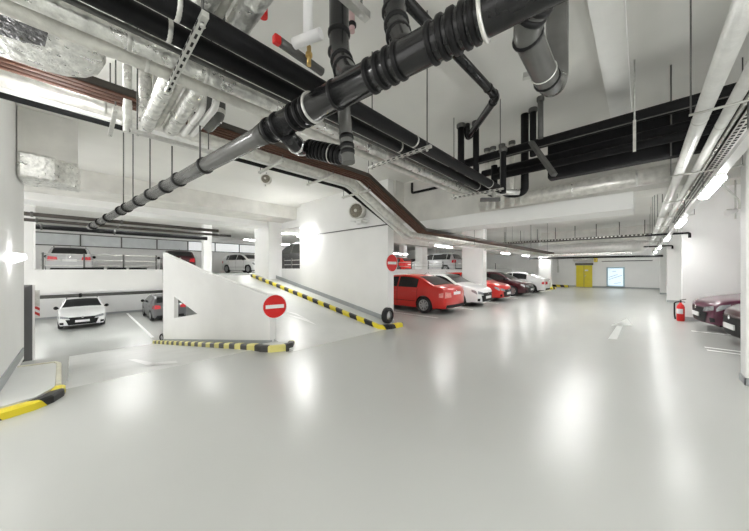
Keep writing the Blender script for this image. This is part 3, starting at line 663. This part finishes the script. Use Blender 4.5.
# ================================================================== cars
def curve(pts, x):
    if x <= pts[0][0]: return pts[0][1]
    if x >= pts[-1][0]: return pts[-1][1]
    n = len(pts)
    for i in range(n-1):
        if x <= pts[i+1][0]:
            x0, y0 = pts[i]; x1, y1 = pts[i+1]; h = x1-x0
            s = (y1-y0)/h
            def tg(j):
                if j <= 0 or j >= n-1: return None
                a = (pts[j][1]-pts[j-1][1])/(pts[j][0]-pts[j-1][0]); b = (pts[j+1][1]-pts[j][1])/(pts[j+1][0]-pts[j][0])
                return 0 if a*b <= 0 else 2*a*b/(a+b)
            m0 = tg(i); m1 = tg(i+1)
            m0 = s if m0 is None else m0; m1 = s if m1 is None else m1
            t = (x-x0)/h
            return y0*(2*t**3-3*t*t+1)+m0*h*(t**3-2*t*t+t)+y1*(-2*t**3+3*t*t)+m1*h*(t**3-t*t)
SPEC = {
 'saloon': dict(L=4.57, W=1.79, top=[(0,.80),(.03,.92),(.10,1.0),(.35,1.04),(.50,1.06),(1.15,1.34),(1.55,1.43),(2.0,1.465),(2.5,1.45),(2.8,1.375),(3.42,1.04),(3.55,1.0),(4.05,.90),(4.40,.81),(4.52,.745),(4.57,.66)],
   wb=(.93,3.55), belt=.96, glass=(.95,3.42), bp=2.22, rear=(.55,1.30), front=(2.72,3.40), tail=(.62,.86,.40,.80), style='saloon'),
 'hatch': dict(L=4.30, W=1.80, top=[(0,.84),(.03,.95),(.09,1.04),(.20,1.14),(.50,1.38),(.70,1.44),(1.6,1.49),(2.2,1.475),(2.6,1.37),(3.25,1.06),(3.4,1.0),(3.85,.91),(4.15,.82),(4.26,.745),(4.30,.66)],
   wb=(.78,3.40), belt=.99, glass=(.55,3.25), bp=1.95, rear=(.14,.50), front=(2.52,3.24), tail=(.74,1.0,.48,.82), style='hatch'),
 'estate': dict(L=4.62, W=1.80, top=[(0,.84),(.03,.95),(.08,1.03),(.16,1.12),(.42,1.38),(.60,1.43),(1.7,1.49),(2.4,1.475),(2.8,1.38),(3.48,1.04),(3.6,1.0),(4.1,.91),(4.45,.82),(4.57,.745),(4.62,.66)],
   wb=(.95,3.60), belt=.97, glass=(.40,3.46), bp=2.22, rear=(.11,.42), front=(2.72,3.46), tail=(.72,.98,.42,.80), style='hatch'),
 'suv': dict(L=4.5, W=1.84, top=[(0,.90),(.03,1.0),(.08,1.10),(.16,1.2),(.36,1.52),(.55,1.60),(1.7,1.66),(2.4,1.64),(2.75,1.52),(3.35,1.16),(3.5,1.10),(4.0,1.03),(4.35,.93),(4.46,.84),(4.5,.74)],
   wb=(.85,3.55), belt=1.08, glass=(.38,3.34), bp=2.1, rear=(.11,.36), front=(2.7,3.34), tail=(.8,1.1,.55,.82), style='hatch'),
}
def car(label, loc, rz, kind, colour, group=None, plate=True, grille='dark', far=False, tailm=None):
    S = SPEC[kind]; L, W = S['L'], S['W']; top = S['top']; belt = S['belt']
    t = thing('car', label, 'car', loc, group, rz)
    ztop = lambda x: curve(top, x)
    vert = [(.12,.90),(.30,.965),(.55,1.0),(.80,.99),(belt,.955),(belt+.12,.90),(belt+.5,.72)]
    def hw(x, z):
        q = abs(x-L/2); e = max(0, q-L*.26)/(L*.24)
        return W/2*curve(vert, z)*(1-.10*e*e)
    def warp(x, y, z):
        a = (abs(y)/(W/2))**2.6
        tf = max(0, min(1, (x-(L-.7))/.7)); tr = max(0, min(1, (.6-x)/.6))
        zz = max(0, (.5-z)/.35)**2*.05
        x2 = x - tf*tf*(.20*a+zz) + tr*tr*(.13*a+zz)
        return V((x2-L/2, y, z))
    SILL, WR, WZ, AR = .20, .318, .318, .365
    arches = S['wb']
    xs = set(round(L*i/46, 3) for i in range(47)) | set(p[0] for p in top)
    for xa in arches:
        xs = {x for x in xs if abs(x-xa) > AR-.005}
        for k in range(13): xs.add(round(xa+AR*math.cos(math.pi*k/12), 4))
        xs.add(xa-AR-.004); xs.add(xa+AR+.004)
    xs = sorted(xs)
    def zbot(x):
        for xa in arches:
            if abs(x-xa) <= AR+1e-4: return max(SILL, WZ+math.sqrt(max(0, AR*AR-(x-xa)**2)))
        return SILL + (.03 if x < .4 or x > L-.4 else 0)
    r = .05
    def half(x):
        zt, zb = ztop(x), zbot(x); pts = []
        zh = zt - r
        for i in range(9): z = zb+(zh-zb)*i/8; pts.append((hw(x,z), z))
        w0 = hw(x, zh)
        pts.append((w0-.25*r, zt-.35*r)); wt = w0-r
        for k in range(5): fr = 1-k/4; pts.append((wt*fr, zt+.028*(1-fr*fr)))
        return pts
    f = MB(); rows = []
    for x in xs:
        h = half(x); row = [warp(x, y, z) for y, z in h] + [warp(x, -y, z) for y, z in h[-2::-1]]
        rows.append(row)
    f.grid(rows)
    for xe in (0, L):           # end caps
        h = half(xe); n = len(h)
        G = []
        for (y, z) in h[:-1]: G.append([warp(xe, y*(1-2*k/10), z) for k in range(11)])
        f.grid(G)
    bmesh.ops.remove_doubles(f.bm, verts=f.bm.verts, dist=.0008)
    body = f.build('body', colour, t, local=True, smooth=True)
    f = MB(); f.box(.25-L/2, L-.25-L/2, -W*.40, W*.40, .17, .62); f.build('underbody', M_CARBLK, t, local=True)
    # ---- glass
    def side(poly_fn, x0, x1, name, n=9):
        for s in (1, -1):
            P = MB(); G = []
            for i in range(n+1):
                x = x0+(x1-x0)*i/n; lo, hi = poly_fn(x); hi = max(hi, lo+.002)
                G.append([warp(x, s*(hw(x, lo+(hi-lo)*k/3)+.006), lo+(hi-lo)*k/3) for k in range(4)])
            P.grid(G); P.build(name, M_GLASSD, t, local=True)
    wfn = lambda x: (belt+.02, ztop(x)-.075)
    g0, g1 = S['glass']
    while ztop(g0)-.075 < belt+.03: g0 += .02
    while ztop(g1)-.075 < belt+.03: g1 -= .02
    side(wfn, S['bp']+.035, g1, 'side_window')
    xr = g0+.42 if kind != 'saloon' else g0+.30
    side(wfn, xr, S['bp']-.035, 'side_window')
    if kind != 'saloon': side(wfn, g0+.06, xr-.06, 'quarter_window', 4)
    def tops(x0, x1, fr, name, n=7):
        P = MB(); G = []
        for i in range(n+1):
            x = x0+(x1-x0)*i/n; sl = (ztop(x+.02)-ztop(x-.02))/.04; nl = math.hypot(1, sl)
            w = hw(x, ztop(x)-r)-r; row = []
            for k in range(9):
                q = (-1+2*k/8)*fr; row.append(warp(x-sl/nl*.01, w*q, ztop(x)+.028*(1-q*q)+.01/nl))
            G.append(row)
        P.grid(G); return P.build(name, M_GLASSD, t, local=True)
    tops(S['rear'][0], S['rear'][1], .90, 'rear_window'); tops(S['front'][0], S['front'][1], .93, 'windscreen')
    # ---- patches on the ends
    def patch(P, end, c, off=.008, n=6, m=3):
        xe = L+off if end == 'f' else -off
        a, b, c2, d = c; G = []
        for i in range(n+1):
            s = i/n; row = []
            for j in range(m+1):
                q = j/m
                y = (a[0]*(1-s)+b[0]*s)*(1-q)+(d[0]*(1-s)+c2[0]*s)*q; z = (a[1]*(1-s)+b[1]*s)*(1-q)+(d[1]*(1-s)+c2[1]*s)*q
                w = warp(xe, y, z)
                row.append(w)
            G.append(row)
        P.grid(G); return P
    e = W/2*.9
    zf = .66 if kind != 'suv' else .75
    for s in (1, -1):
        f = MB(); patch(f, 'f', [(s*.44, zf-.12),(s*(e-.02), zf-.05),(s*(e-.02), zf+.07),(s*.50, zf)], .012)
        G = []
        for i in range(5):
            x = L-.02-.34*i/4; lo = zf-.08+.12*i/4; hi = min(zf+.07+.06*i/4, ztop(x)-.04)
            G.append([warp(x, s*(hw(x, lo+(hi-lo)*k/2)+.007), lo+(hi-lo)*k/2) for k in range(3)])
        f.grid(G); f.build('headlight', M_HEAD, t, local=True)
    f = MB(); patch(f, 'f', [(-.44, zf-.13),(.44, zf-.13),(.50, zf-.02),(-.50, zf-.02)], .012); f.build('grille', M_CARBLK, t, local=True)
    f = MB(); patch(f, 'f', [(-.50, .25),(.50, .25),(.60, .53),(-.60, .53)], .012)
    for s in (1, -1): patch(f, 'f', [(s*.66, .27),(s*.80, .30),(s*.80, .40),(s*.66, .40)], .012)
    f.build('bumper_grille', M_CARBLK, t, local=True)
    f = MB(); f.lathe([(0,.05),(.012,.045)], warp(L+.012, 0, zf-.03), (1,0,0), 14); f.build('badge', M_CHROME, t, local=True)
    if plate:
        f = MB(); f.box(L/2+.004, L/2+.03, -.26, .26, .38, .49); f.build('front_plate', M_PLATE, t, local=True)
        f = MB(); zr = .70 if kind != 'saloon' else .73
        f.box(-L/2-.022, -L/2-.006, -.26, .26, zr, zr+.11); f.build('rear_plate', M_PLATE, t, local=True)
    z0, z1, yi, yo = S['tail']
    for s in (1, -1):
        f = MB(); patch(f, 'r', [(s*yi, z0+.02),(s*(e-.03), z0),(s*(e-.05), z1-.02),(s*(yi+.03), z1-.05)], .012)
        G = []
        for i in range(5):
            x = .02+.22*i/4
            G.append([warp(x, s*(hw(x, z0+(z1-.03-z0)*k/2)+.007), z0+.02+(z1-.05-z0-.05*i/4)*k/2) for k in range(3)])
        f.grid(G); f.build('tail_light', tailm or M_TAIL, t, local=True)
    f = MB(); patch(f, 'r', [(-.70,.24),(.70,.24),(.66,.36),(-.66,.36)], .012); f.build('rear_valance', M_CARBLK, t, local=True)
    f = MB(); f.lathe([(0,.045),(.012,.04)], warp(-.008, 0, z1-.03), (-1,0,0), 14); f.build('badge', M_CHROME, t, local=True)
    # ---- seams, handles, mirrors
    f = MB()
    for x in (S['bp'], arches[1]-AR-.12, xr-.02 if kind == 'saloon' else arches[0]+AR*.7):
        for s in (1, -1):
            zs = [max(.28, zbot(x)) + (belt-max(.28, zbot(x)))*k/6 for k in range(7)]
            f.grid([[warp(x-.006, s*(hw(x,z)+.003), z) for z in zs], [warp(x+.006, s*(hw(x,z)+.003), z) for z in zs]])
    for s in (1, -1):
        f.grid([[warp(x, s*(hw(x,.44+d)+.003), .44+d) for d in (0,.016)] for x in [arches[0]+AR+.03+(arches[1]-arches[0]-2*AR-.06)*k/8 for k in range(9)]])
    f.build('door_seam', M_CARBLK, t, local=True)
    for s in (1, -1):
        for x in (S['bp']+.1, xr+.12 if kind == 'saloon' else S['bp']-.95):
            f = MB(); p = warp(x, s*(hw(x, belt-.13)+.012), belt-.13); f.obox(p-V((.1,0,0)), p+V((.1,0,0)), .03, .03); f.build('door_handle', colour, t, local=True, bevel=.01)
        f = MB(); xm = S['front'][1]-.28; p = V((xm-L/2, s*(W/2+.07), belt+.06)); 
        f.lathe([(-.05,.03),(-.04,.075),(.0,.09),(.05,.07),(.07,.02)], p, (1,0,0), 12)
        f.obox(p, V((p.x, s*(W/2*.9), belt+.0)), .05, .04); f.build('side_mirror', M_CARBLK if grille == 'dark' else colour, t, local=True)
    # ---- wheels
    for xa in arches:
        for s in (1, -1):
            c = V((xa-L/2, s*(W/2-.115), WZ))
            f = MB(); f.lathe([(-.10,.20),(-.10,.285),(-.075,WR),(.075,WR),(.10,.285),(.10,.215),(.07,.205)], c, (0,s,0), 28); w = f.build('wheel', M_RUBBER, t, local=True)
            f = MB(); f.lathe([(.06,.212),(.092,.212),(.094,.19),(.07,.185)], c, (0,s,0), 24)
            for k in range(8 if not far else 5):
                a = 2*math.pi*k/(8 if not far else 5); d = V((math.cos(a),0,math.sin(a))); o = c+V((0,s*.085,0))
                f.obox(o+d*.03, o+d*.2, .055, .02, up=(0,1,0))
            f.lathe([(.07,.05),(.1,.045)], c, (0,s,0), 14)
            f.build('rim', M_RIM, w, local=True)
    if kind in ('estate',):
        f = MB()
        for s in (1, -1): f.tube([(1.0-L/2,s*.6,1.45),(1.1-L/2,s*.6,1.51),(2.4-L/2,s*.6,1.52),(2.55-L/2,s*.6,1.46)], .015, 8)
        f.build('roof_rails', M_CARBLK, t, local=True)
    f = MB(); f.cyl((1.5-L/2 if kind=='saloon' else .75-L/2,0,ztop(1.5 if kind=='saloon' else .75)), (1.36-L/2 if kind=='saloon' else .6-L/2,0,ztop(1.4 if kind=='saloon' else .75)+.14), .006, 6); f.build('aerial', M_CARBLK, t, local=True)
    return t
RED = paint('red_car_paint', (.60, .016, .010)); WHT = paint('white_car_paint', (.80, .80, .80)); MAR = paint('maroon_car_paint', (.04, .003, .007))
PUR = paint('purple_car_paint', (.085, .006, .032)); DGR = paint('dark_grey_car_paint', (.10, .10, .105)); SIL = paint('silver_car_paint', (.46, .46, .47)); BLK = paint('black_car_paint', (.02, .021, .024))
PI = math.pi
car('red saloon car parked tail outwards beside the tall white ramp wall', (-7.4, 9.95, 0), PI, 'saloon', RED, grille='colour', tailm=mat('pale_red_tail_lens', (.78, .30, .27), .15, coat=.5, noise=.2, scale=14))
car('white car parked nose outwards between the red saloon and the white column', (-7.3, 12.75, 0), 0, 'saloon', WHT)
car('red hatchback parked nose outwards just behind the white column', (-7.2, 15.55, 0), 0, 'hatch', RED, grille='colour')
car('dark maroon car parked nose outwards beyond the red hatchback', (-7.1, 19.5, 0), 0, 'hatch', MAR)
car('white car parked tail outwards at the far end of the row with red lamps', (-7.0, 22.9, 0), PI, 'saloon', WHT)
car('purple car parked nose outwards by the red fire extinguisher', (3.42, 12.55, 0), PI+.13, 'saloon', PUR)
car('maroon car half hidden by the nearest pier wall in the right-hand bay', (3.56, 10.2, 0), PI+.13, 'hatch', MAR)
car('white estate car facing out on the lower deck under the upper deck edge', (-23.2, .08, LOW), 0, 'estate', WHT)
car('dark grey car parked tail outwards on the lower deck, partly behind the parapet', (-22.6, 3.75, LOW), PI, 'hatch', DGR)
car('silver estate car seen from behind the railing of the upper deck, far left', (-23.9, -.38, UPP), PI, 'estate', SIL)
car('dark maroon car on the upper deck whose roof shows over the parapet', (-22.9, 4.55, UPP), PI-.12, 'hatch', MAR)
car('white hatchback on the upper deck at the top of the ramp', (-22.9, 9.25, UPP), .25, 'hatch', WHT)
car('black car on the upper deck seen through the opening in the white wall', (-13.1, 8.25, UPP), PI, 'suv', BLK)
car('pale silver car on the upper deck above the red saloon, behind the railing', (-13.3, 22.0, UPP), PI, 'suv', SIL, far=True)
car('red car far back on the upper deck beside the no entry sign', (-19.4, 23.3, UPP), PI, 'hatch', RED, far=True)
car('dark car far back on the upper deck between two white columns', (-19.6, 27.6, UPP), PI, 'hatch', BLK, far=True)
# ================================================================== lamps
def lamp(label, a, b, w=.12, group=None, h=.07, m=None):
    a, b = V(a), V(b); c = (a+b)/2; t = thing('strip_lamp', label, 'lamp', c, group)
    d = (b-a).normalized()
    f = MB(); f.obox(a+V((0,0,h*.5)), b+V((0,0,h*.5)), w*.8, h*.5); f.build('housing', M_HOUSE, t, bevel=.006)
    f = MB(); f.obox(a, b, w, h*.7); f.build('diffuser', m or M_LAMP, t, bevel=.02)
    return t
rn = ('largest and nearest','second nearest','third nearest','fourth nearest','fifth nearest','smallest and farthest')
for y, l in zip((5.15,8.7,13.0,17.9,22.6,28), rn): lamp(l + ' lit strip lamp of the right-hand row under the white rail', (.6,y-.56,2.65), (.6,y+.56,2.65), .09)
for y in (1.3,-2.6): lamp('lit strip lamp of the right-hand row behind the viewer', (.6,y-.62,2.65), (.6,y+.62,2.65), .15, 'lamps behind the viewer')
rn = ('nearest','second','third','fourth','farthest')
for y, l in zip((10.7,14.5,18.2,22.4,27.0), rn):
    lamp(l + ' lit strip lamp of the row above the parked red cars', (-6.1,y-.62,2.66), (-6.1,y+.62,2.66), .13)
    pass
f = MB(); f.box(-6.14,-6.06,9.5,28,2.72,2.76); 
rl = thing('lamp_rail', 'white rail carrying the lamps above the parked red cars', 'rail', (-6.1,18,2.74))
f.build('rail', M_HOUSE, rl)
for y in (10,14,18,22,26.5):
    f = MB(); rodmb(f,-6.1,y,2.75,CZ,.006); f.build('hanger_rod', M_DARKSTEEL, rl)
p = atx(134,234.5,-17.3); lamp('lit strip lamp under the upper deck ceiling above the railing', p+V((0,-.8,0)), p+V((0,.8,0)), .16)
p = atx(255,240.5,-18.5); lamp('lit strip lamp on the upper deck above the white hatchback', p+V((0,-.7,0)), p+V((0,.7,0)), .16)
lamp('upper lit strip lamp seen through the wall opening', atx(279,233.6,-13.8), atx(297,233.9,-13.8), .16)
lamp('lower lit strip lamp seen through the wall opening', atx(279,244.6,-19), atx(297,244.9,-19), .2)
lamp('lit strip lamp fixed to the tall white ramp wall', (-10.2,6.16,3.04), (-9.35,6.16,3.04), .09, h=.08, m=M_LAMPHOT)
p = atx(400,254,-14.5); lamp('lit strip lamp on the upper deck behind the second no entry sign', p+V((0,-.9,0)), p+V((0,.9,0)), .2)
p = atx(436,256.3,-14.5); lamp('lit strip lamp on the upper deck above the pale silver car', p+V((0,-.9,0)), p+V((0,.9,0)), .2)
for x, y in ((-18,-2),(-18,1.5),(-19,5),(-22.5,-2),(-22.5,2.5)): lamp('unseen lamp added under the upper deck to light the lower deck', (x,y-.6,1.0), (x,y+.6,1.0), .14, 'added lamps of the lower deck', m=M_LAMPMID)  # added fill lamps, unseen below the slab, to light the lower deck
for x, y in ((-16,-2),(-16,1.5),(-16,4.6),(-15.5,10),(-16,14),(-16,20),(-16,26)): lamp('unseen lamp added high on the upper deck ceiling to brighten the deck', (x,y-.6,4.3), (x,y+.6,4.3), .14, 'added lamps of the upper deck ceiling', m=M_LAMPMID)  # added lamps, kept behind the beams, to brighten the upper deck
for x, y in ((4,4.5),(4,10.5),(4,17.5),(4,24),(3,-2),(-5.5,-3.5),(-8,-3.5)): lamp('unseen fill lamp added on the ceiling out of the main view', (x,y-.6,4.28), (x,y+.6,4.28), .14, 'added lamps out of view')  # added fill lamps that the camera never sees
for x, y in ((-3.5,9.2),(-2,11.6),(-2.2,14),(-2,16.2),(-3,26),(-.5,29)): lamp('unseen fill lamp added on the ceiling behind a cross beam', (x-.6,y,4.28), (x+.6,y,4.28), .14, 'added lamps behind the cross beams', m=M_LAMPMID)  # added lamps, concealed by the beams, to brighten the hall
lamp('unseen fill lamp added beside the left wall just outside the view', (-4.55,-.62,3.2), (-3.8,-.62,3.2), .14, m=M_LAMPMID)  # added fill lamp out of view, brightens the ramp and left wall
lamp('unseen fill lamp added above the large foil duct at the upper left', (-5.3,-.35,4.28), (-4.5,-.35,4.28), .10)  # added fill lamp concealed by the duct, for left wall and ramp
# left wall lamp
t = thing('wall_lamp', 'small lit floodlight on the left wall above the corner guard', 'lamp', (-6.0,-.72,1.93))
p = aty(17,257,-.66); p0 = V((p.x, -.73, p.z))
f = MB(); f.box(p.x-.10,p.x+.10,-.73,-.70,p.z-.08,p.z+.06); f.build('bracket', M_HOUSE, t)
f = MB(); f.prism([(-.70,p.z-.09),(-.58,p.z-.03),(-.58,p.z+.04),(-.70,p.z+.06)], 'x', p.x-.13, p.x+.13); f.build('lit_head', mat('lit_wall_lamp',(1,1,.98),.4,emit=4), t)
# ================================================================== railings
def railing(label, x, y0, y1, zb, heights, posts, ptop):
    t = thing('railing', label, 'railing', (x,(y0+y1)/2,zb))
    for z in heights:
        f = MB(); f.cyl((x,y0,z),(x,y1,z),.014,8); f.build('rail', M_STEEL, t)
    for y in posts:
        f = MB(); f.box(x-.025,x+.025,y-.025,y+.025,zb,ptop); f.build('post', M_DARKSTEEL, t)
    return t
railing('thin steel railing along the upper deck edge above the white estate car', -15.1, -.95, 2.3, 1.68, (1.82,2.02,2.24), (-.9,.1,1.2,2.25), 2.28)
railing('steel railing with dark posts along the deck edge above the parked red cars', -10.5, 6.7, 32, 1.68, (1.86,2.1), [atx(px,262,-10.5).y for px in (398,411.5,428.5,443,455.7)]+[22.6,25.5,28.5], 2.26)
t = thing('railing', 'short railing across the wall opening in front of the black car', 'railing', (-11.5,6.7,1.72))
f = MB(); f.cyl((-12.35,6.69,2.1),(-10.75,6.69,2.1),.014,8); f.build('rail', M_STEEL, t)
f = MB(); f.cyl((-12.35,6.69,1.9),(-10.75,6.69,1.9),.014,8); f.build('rail', M_STEEL, t)
for x in (-12.3,-11.6): f = MB(); f.box(x-.025,x+.025,6.66,6.71,1.72,2.2); f.build('post', M_DARKSTEEL, t)
for k, y in enumerate((.35, 1.0, 1.65)):
    f = MB(); f.box(-15.19,-15.02,y-.28,y+.28,1.68,1.76); tag(f.build('edge_block', M_CARBLK, org=(-15.1,y,1.68)), ('first','second','third')[k]+' low dark block along the upper deck edge counted from the left', 'block')
# ================================================================== signs
def noentry(label, c, r, nrm):
    n = V(nrm).normalized(); sd = V((-n.y, n.x, 0)); c = V(c); t = thing('no_entry_sign', label, 'road sign', c)
    f = MB(); f.lathe([(-.008,r),(.0,r)], c, n, 40); f.build('white_rim', M_WHITE, t)
    f = MB(); f.lathe([(.0,r*.93),(.004,r*.93)], c, n, 40); f.build('red_disc', M_RED, t)
    f = MB(); f.obox(c-sd*r*.74+n*.004, c+sd*r*.74+n*.004, .008, r*.30); f.build('white_bar', M_WHITE, t)
    f = MB(); f.obox(c-n*.035, c-n*.006, .1, .06); f.build('bracket', M_STEEL, t)
noentry('round red no entry sign on the low end of the sloping parapet', (-5.87,2.97,.87), .27, (1,-.18,0))
noentry('round red no entry sign on the end of the tall white ramp wall', (-5.43,6.47,1.88), .27, (1,0,0))
# reflector strip beyond the left wall
t = thing('reflector_post', 'white marker strip with red stripes beside the black guard panel', 'marker', (-10,-.8,-.7))
f = MB(); f.box(-10.3,-9.76,-.86,-.735,-.72,1.33); f.build('white_strip', M_WHITE, t)
f = MB(); f.sweep([(-8.57,-.60,.25),(-8.57,-.60+.001,1.0)], [(-.01,0),(.01,0)]) if False else None
f = MB(); uvl = f.bm.loops.layers.uv.new('run')
fc = f.face([f.v(-10.29,-.74,.58), f.v(-10.29,-.66,.58), f.v(-10.29,-.66,.82), f.v(-10.29,-.74,.82)])
for lp, u in zip(fc.loops, ((0,0),(0,.13),(.4,.13),(.4,0))): lp[uvl].uv = u
f.build('striped_plate', M_REDWHITE, t)
f = MB(); f.box(-10.3,-10.291,-.74,-.66,.56,1.2); f.build('grey_backing', M_STEEL, t)
# ================================================================== tyres
def tyre(label, c, ax, r=.24):
    c = V(c); t = thing('tyre', label, 'tyre', (c.x, c.y, c.z-r))
    f = MB(); f.lathe([(-.08,r*.62),(-.085,r*.85),(-.06,r),(.06,r),(.085,r*.85),(.08,r*.62),(.05,r*.58)], c, ax, 30); f.build('tread', M_RUBBER, t)
    f = MB(); f.lathe([(.03,r*.58),(.06,r*.56),(.05,r*.3),(.07,r*.15)], c, ax, 20); f.build('hub', M_RIM, t)
tyre('small black tyre with pale hub set against the end of the tall ramp wall', (-5.36,6.19,.345), (1,.1,0), r=.23)
pb = PB + V((.35,-.20,LOW)); tyre('small black tyre at the low left end of the sloping parapet', (PB.x-.10,PB.y+.03,LOW+.18), (.3,-1,0), r=.17)
# ================================================================== fire extinguisher
c = V((.94,13.55,0)); t = thing('fire_extinguisher', 'red fire extinguisher standing at the corner of the second pier', 'fire extinguisher', c)
f = MB(); f.lathe([(0,.085),(.02,.095),(.46,.095),(.53,.07),(.56,.035),(.6,.03)], c, (0,0,1), 24); f.build('cylinder', M_RED, t)
f = MB(); f.lathe([(.12,.0965),(.34,.0965)], c, (0,0,1), 24); 
f = MB(); f.prism([(.94+.097*math.cos(R(a)),13.55+.097*math.sin(R(a))) for a in range(200,301,10)]+[(.94+.09*math.cos(R(a)),13.55+.09*math.sin(R(a))) for a in range(300,199,-10)], 'z', .24, .40); f.build('white_label', M_WHITE, t)
f = MB(); f.cyl(c+V((0,0,.6)), c+V((0,0,.67)), .025); f.obox(c+V((-.02,0,.68)), c+V((.12,0,.72)), .03,.02); f.obox(c+V((-.02,0,.64)), c+V((.10,0,.62)), .03,.02); f.build('valve_handle', M_CARBLK, t)
f = MB(); f.tube([c+V((-.03,0,.63)), c+V((-.14,-.02,.6)), c+V((-.14,-.02,.2)), c+V((-.12,-.03,.05))], .02, 8, fillet=.06); f.build('hose', M_CARBLK, t)
# ================================================================== fans and spot
def fan(label, c, r, ax, ln):
    c = V(c); t = thing('ventilation_fan', label, 'fan', c)
    f = MB(); f.lathe([(-ln,r*.9),(-ln*.9,r),(0,r),(0,r*.93),(-.02,r*.9)], c, ax, 28); f.build('casing', M_JACKET, t)
    f = MB(); f.lathe([(-.03,r*.89),(-.01,r*.86),(.0,r*.6),(.012,r*.3)], c, ax, 26); f.build('grille', mat('brown_grey_grille',(.20,.18,.14),.6,noise=.4,scale=30), t)
    f = MB(); f.lathe([(.005,r*.22),(.03,r*.2),(.035,.01)], c, ax, 16); f.build('hub', M_JACKET, t)
    return t
q = aty(358,211,6.1); t = fan('large round fan on a bracket near the top of the tall ramp wall', (q.x,q.y-.1,q.z), .25, (.35,-1,0), .3)
f = MB(); f.box(q.x-.25,q.x+.3,6.0,6.33,q.z-.33,q.z-.27); f.box(q.x-.05,q.x+.2,6.05,6.25,q.z-.42,q.z-.3); f.build('bracket', M_HOUSE, t)
q = aty(265.5,178.5,2.3); t = fan('small round fan hanging below the brown cable tray rack', (q.x,q.y,q.z), .085, (.7,-.7,0), .1)
f = MB(); f.cyl((q.x-.05,q.y+.04,q.z),(q.x-.05,q.y+.04,3.46),.012,8); f.obox((q.x-.13,q.y+.06,q.z-.1),(q.x-.13,q.y+.06,q.z+.06),.02,.02); f.build('bracket', M_STEEL, t)
t = thing('spot_lamp', 'small white swivel spotlight on the side of the nearest pier wall', 'lamp', (1.08,7.2,2.6))
f = MB(); f.cyl((1.1,7.2,2.64),(1.0,7.15,2.64),.02); f.cyl((1.09,7.2,2.5),(1.09,7.2,3.2),.01,8); f.build('arm', M_STEEL, t)
f = MB(); f.cyl((1.08,7.1,2.62),(.98,7.02,2.58),.035,16,.045); f.build('lamp_head', M_WHITE, t)
# wall cable on the near pier
f = MB(); f.tube([(.70,5.6,2.85),(1.0,6.7,2.8),(1.09,6.95,2.75),(1.09,6.95,2.62)], .012, 8, fillet=.2); tag(f.build('cable', M_STEEL, org=(1.07,7.0,2)), 'thin grey cable curving to the nearest pier wall', 'cable')
# ================================================================== world and view
w = bpy.data.worlds.new('world'); SC.world = w; w.use_nodes = True
bg = w.node_tree.nodes['Background']; bg.inputs['Color'].default_value = (1, .99, .96, 1); bg.inputs['Strength'].default_value = WORLD
SC.view_settings.view_transform = 'Standard'; SC.view_settings.look = 'None'; SC.view_settings.gamma = 1
SC.view_settings.exposure = EXPO; SC.view_settings.use_curve_mapping = False
SC.cycles.use_denoising = True; SC.cycles.max_bounces = 9; SC.cycles.diffuse_bounces = 6; SC.cycles.glossy_bounces = 4
SC.cycles.sample_clamp_indirect = 8
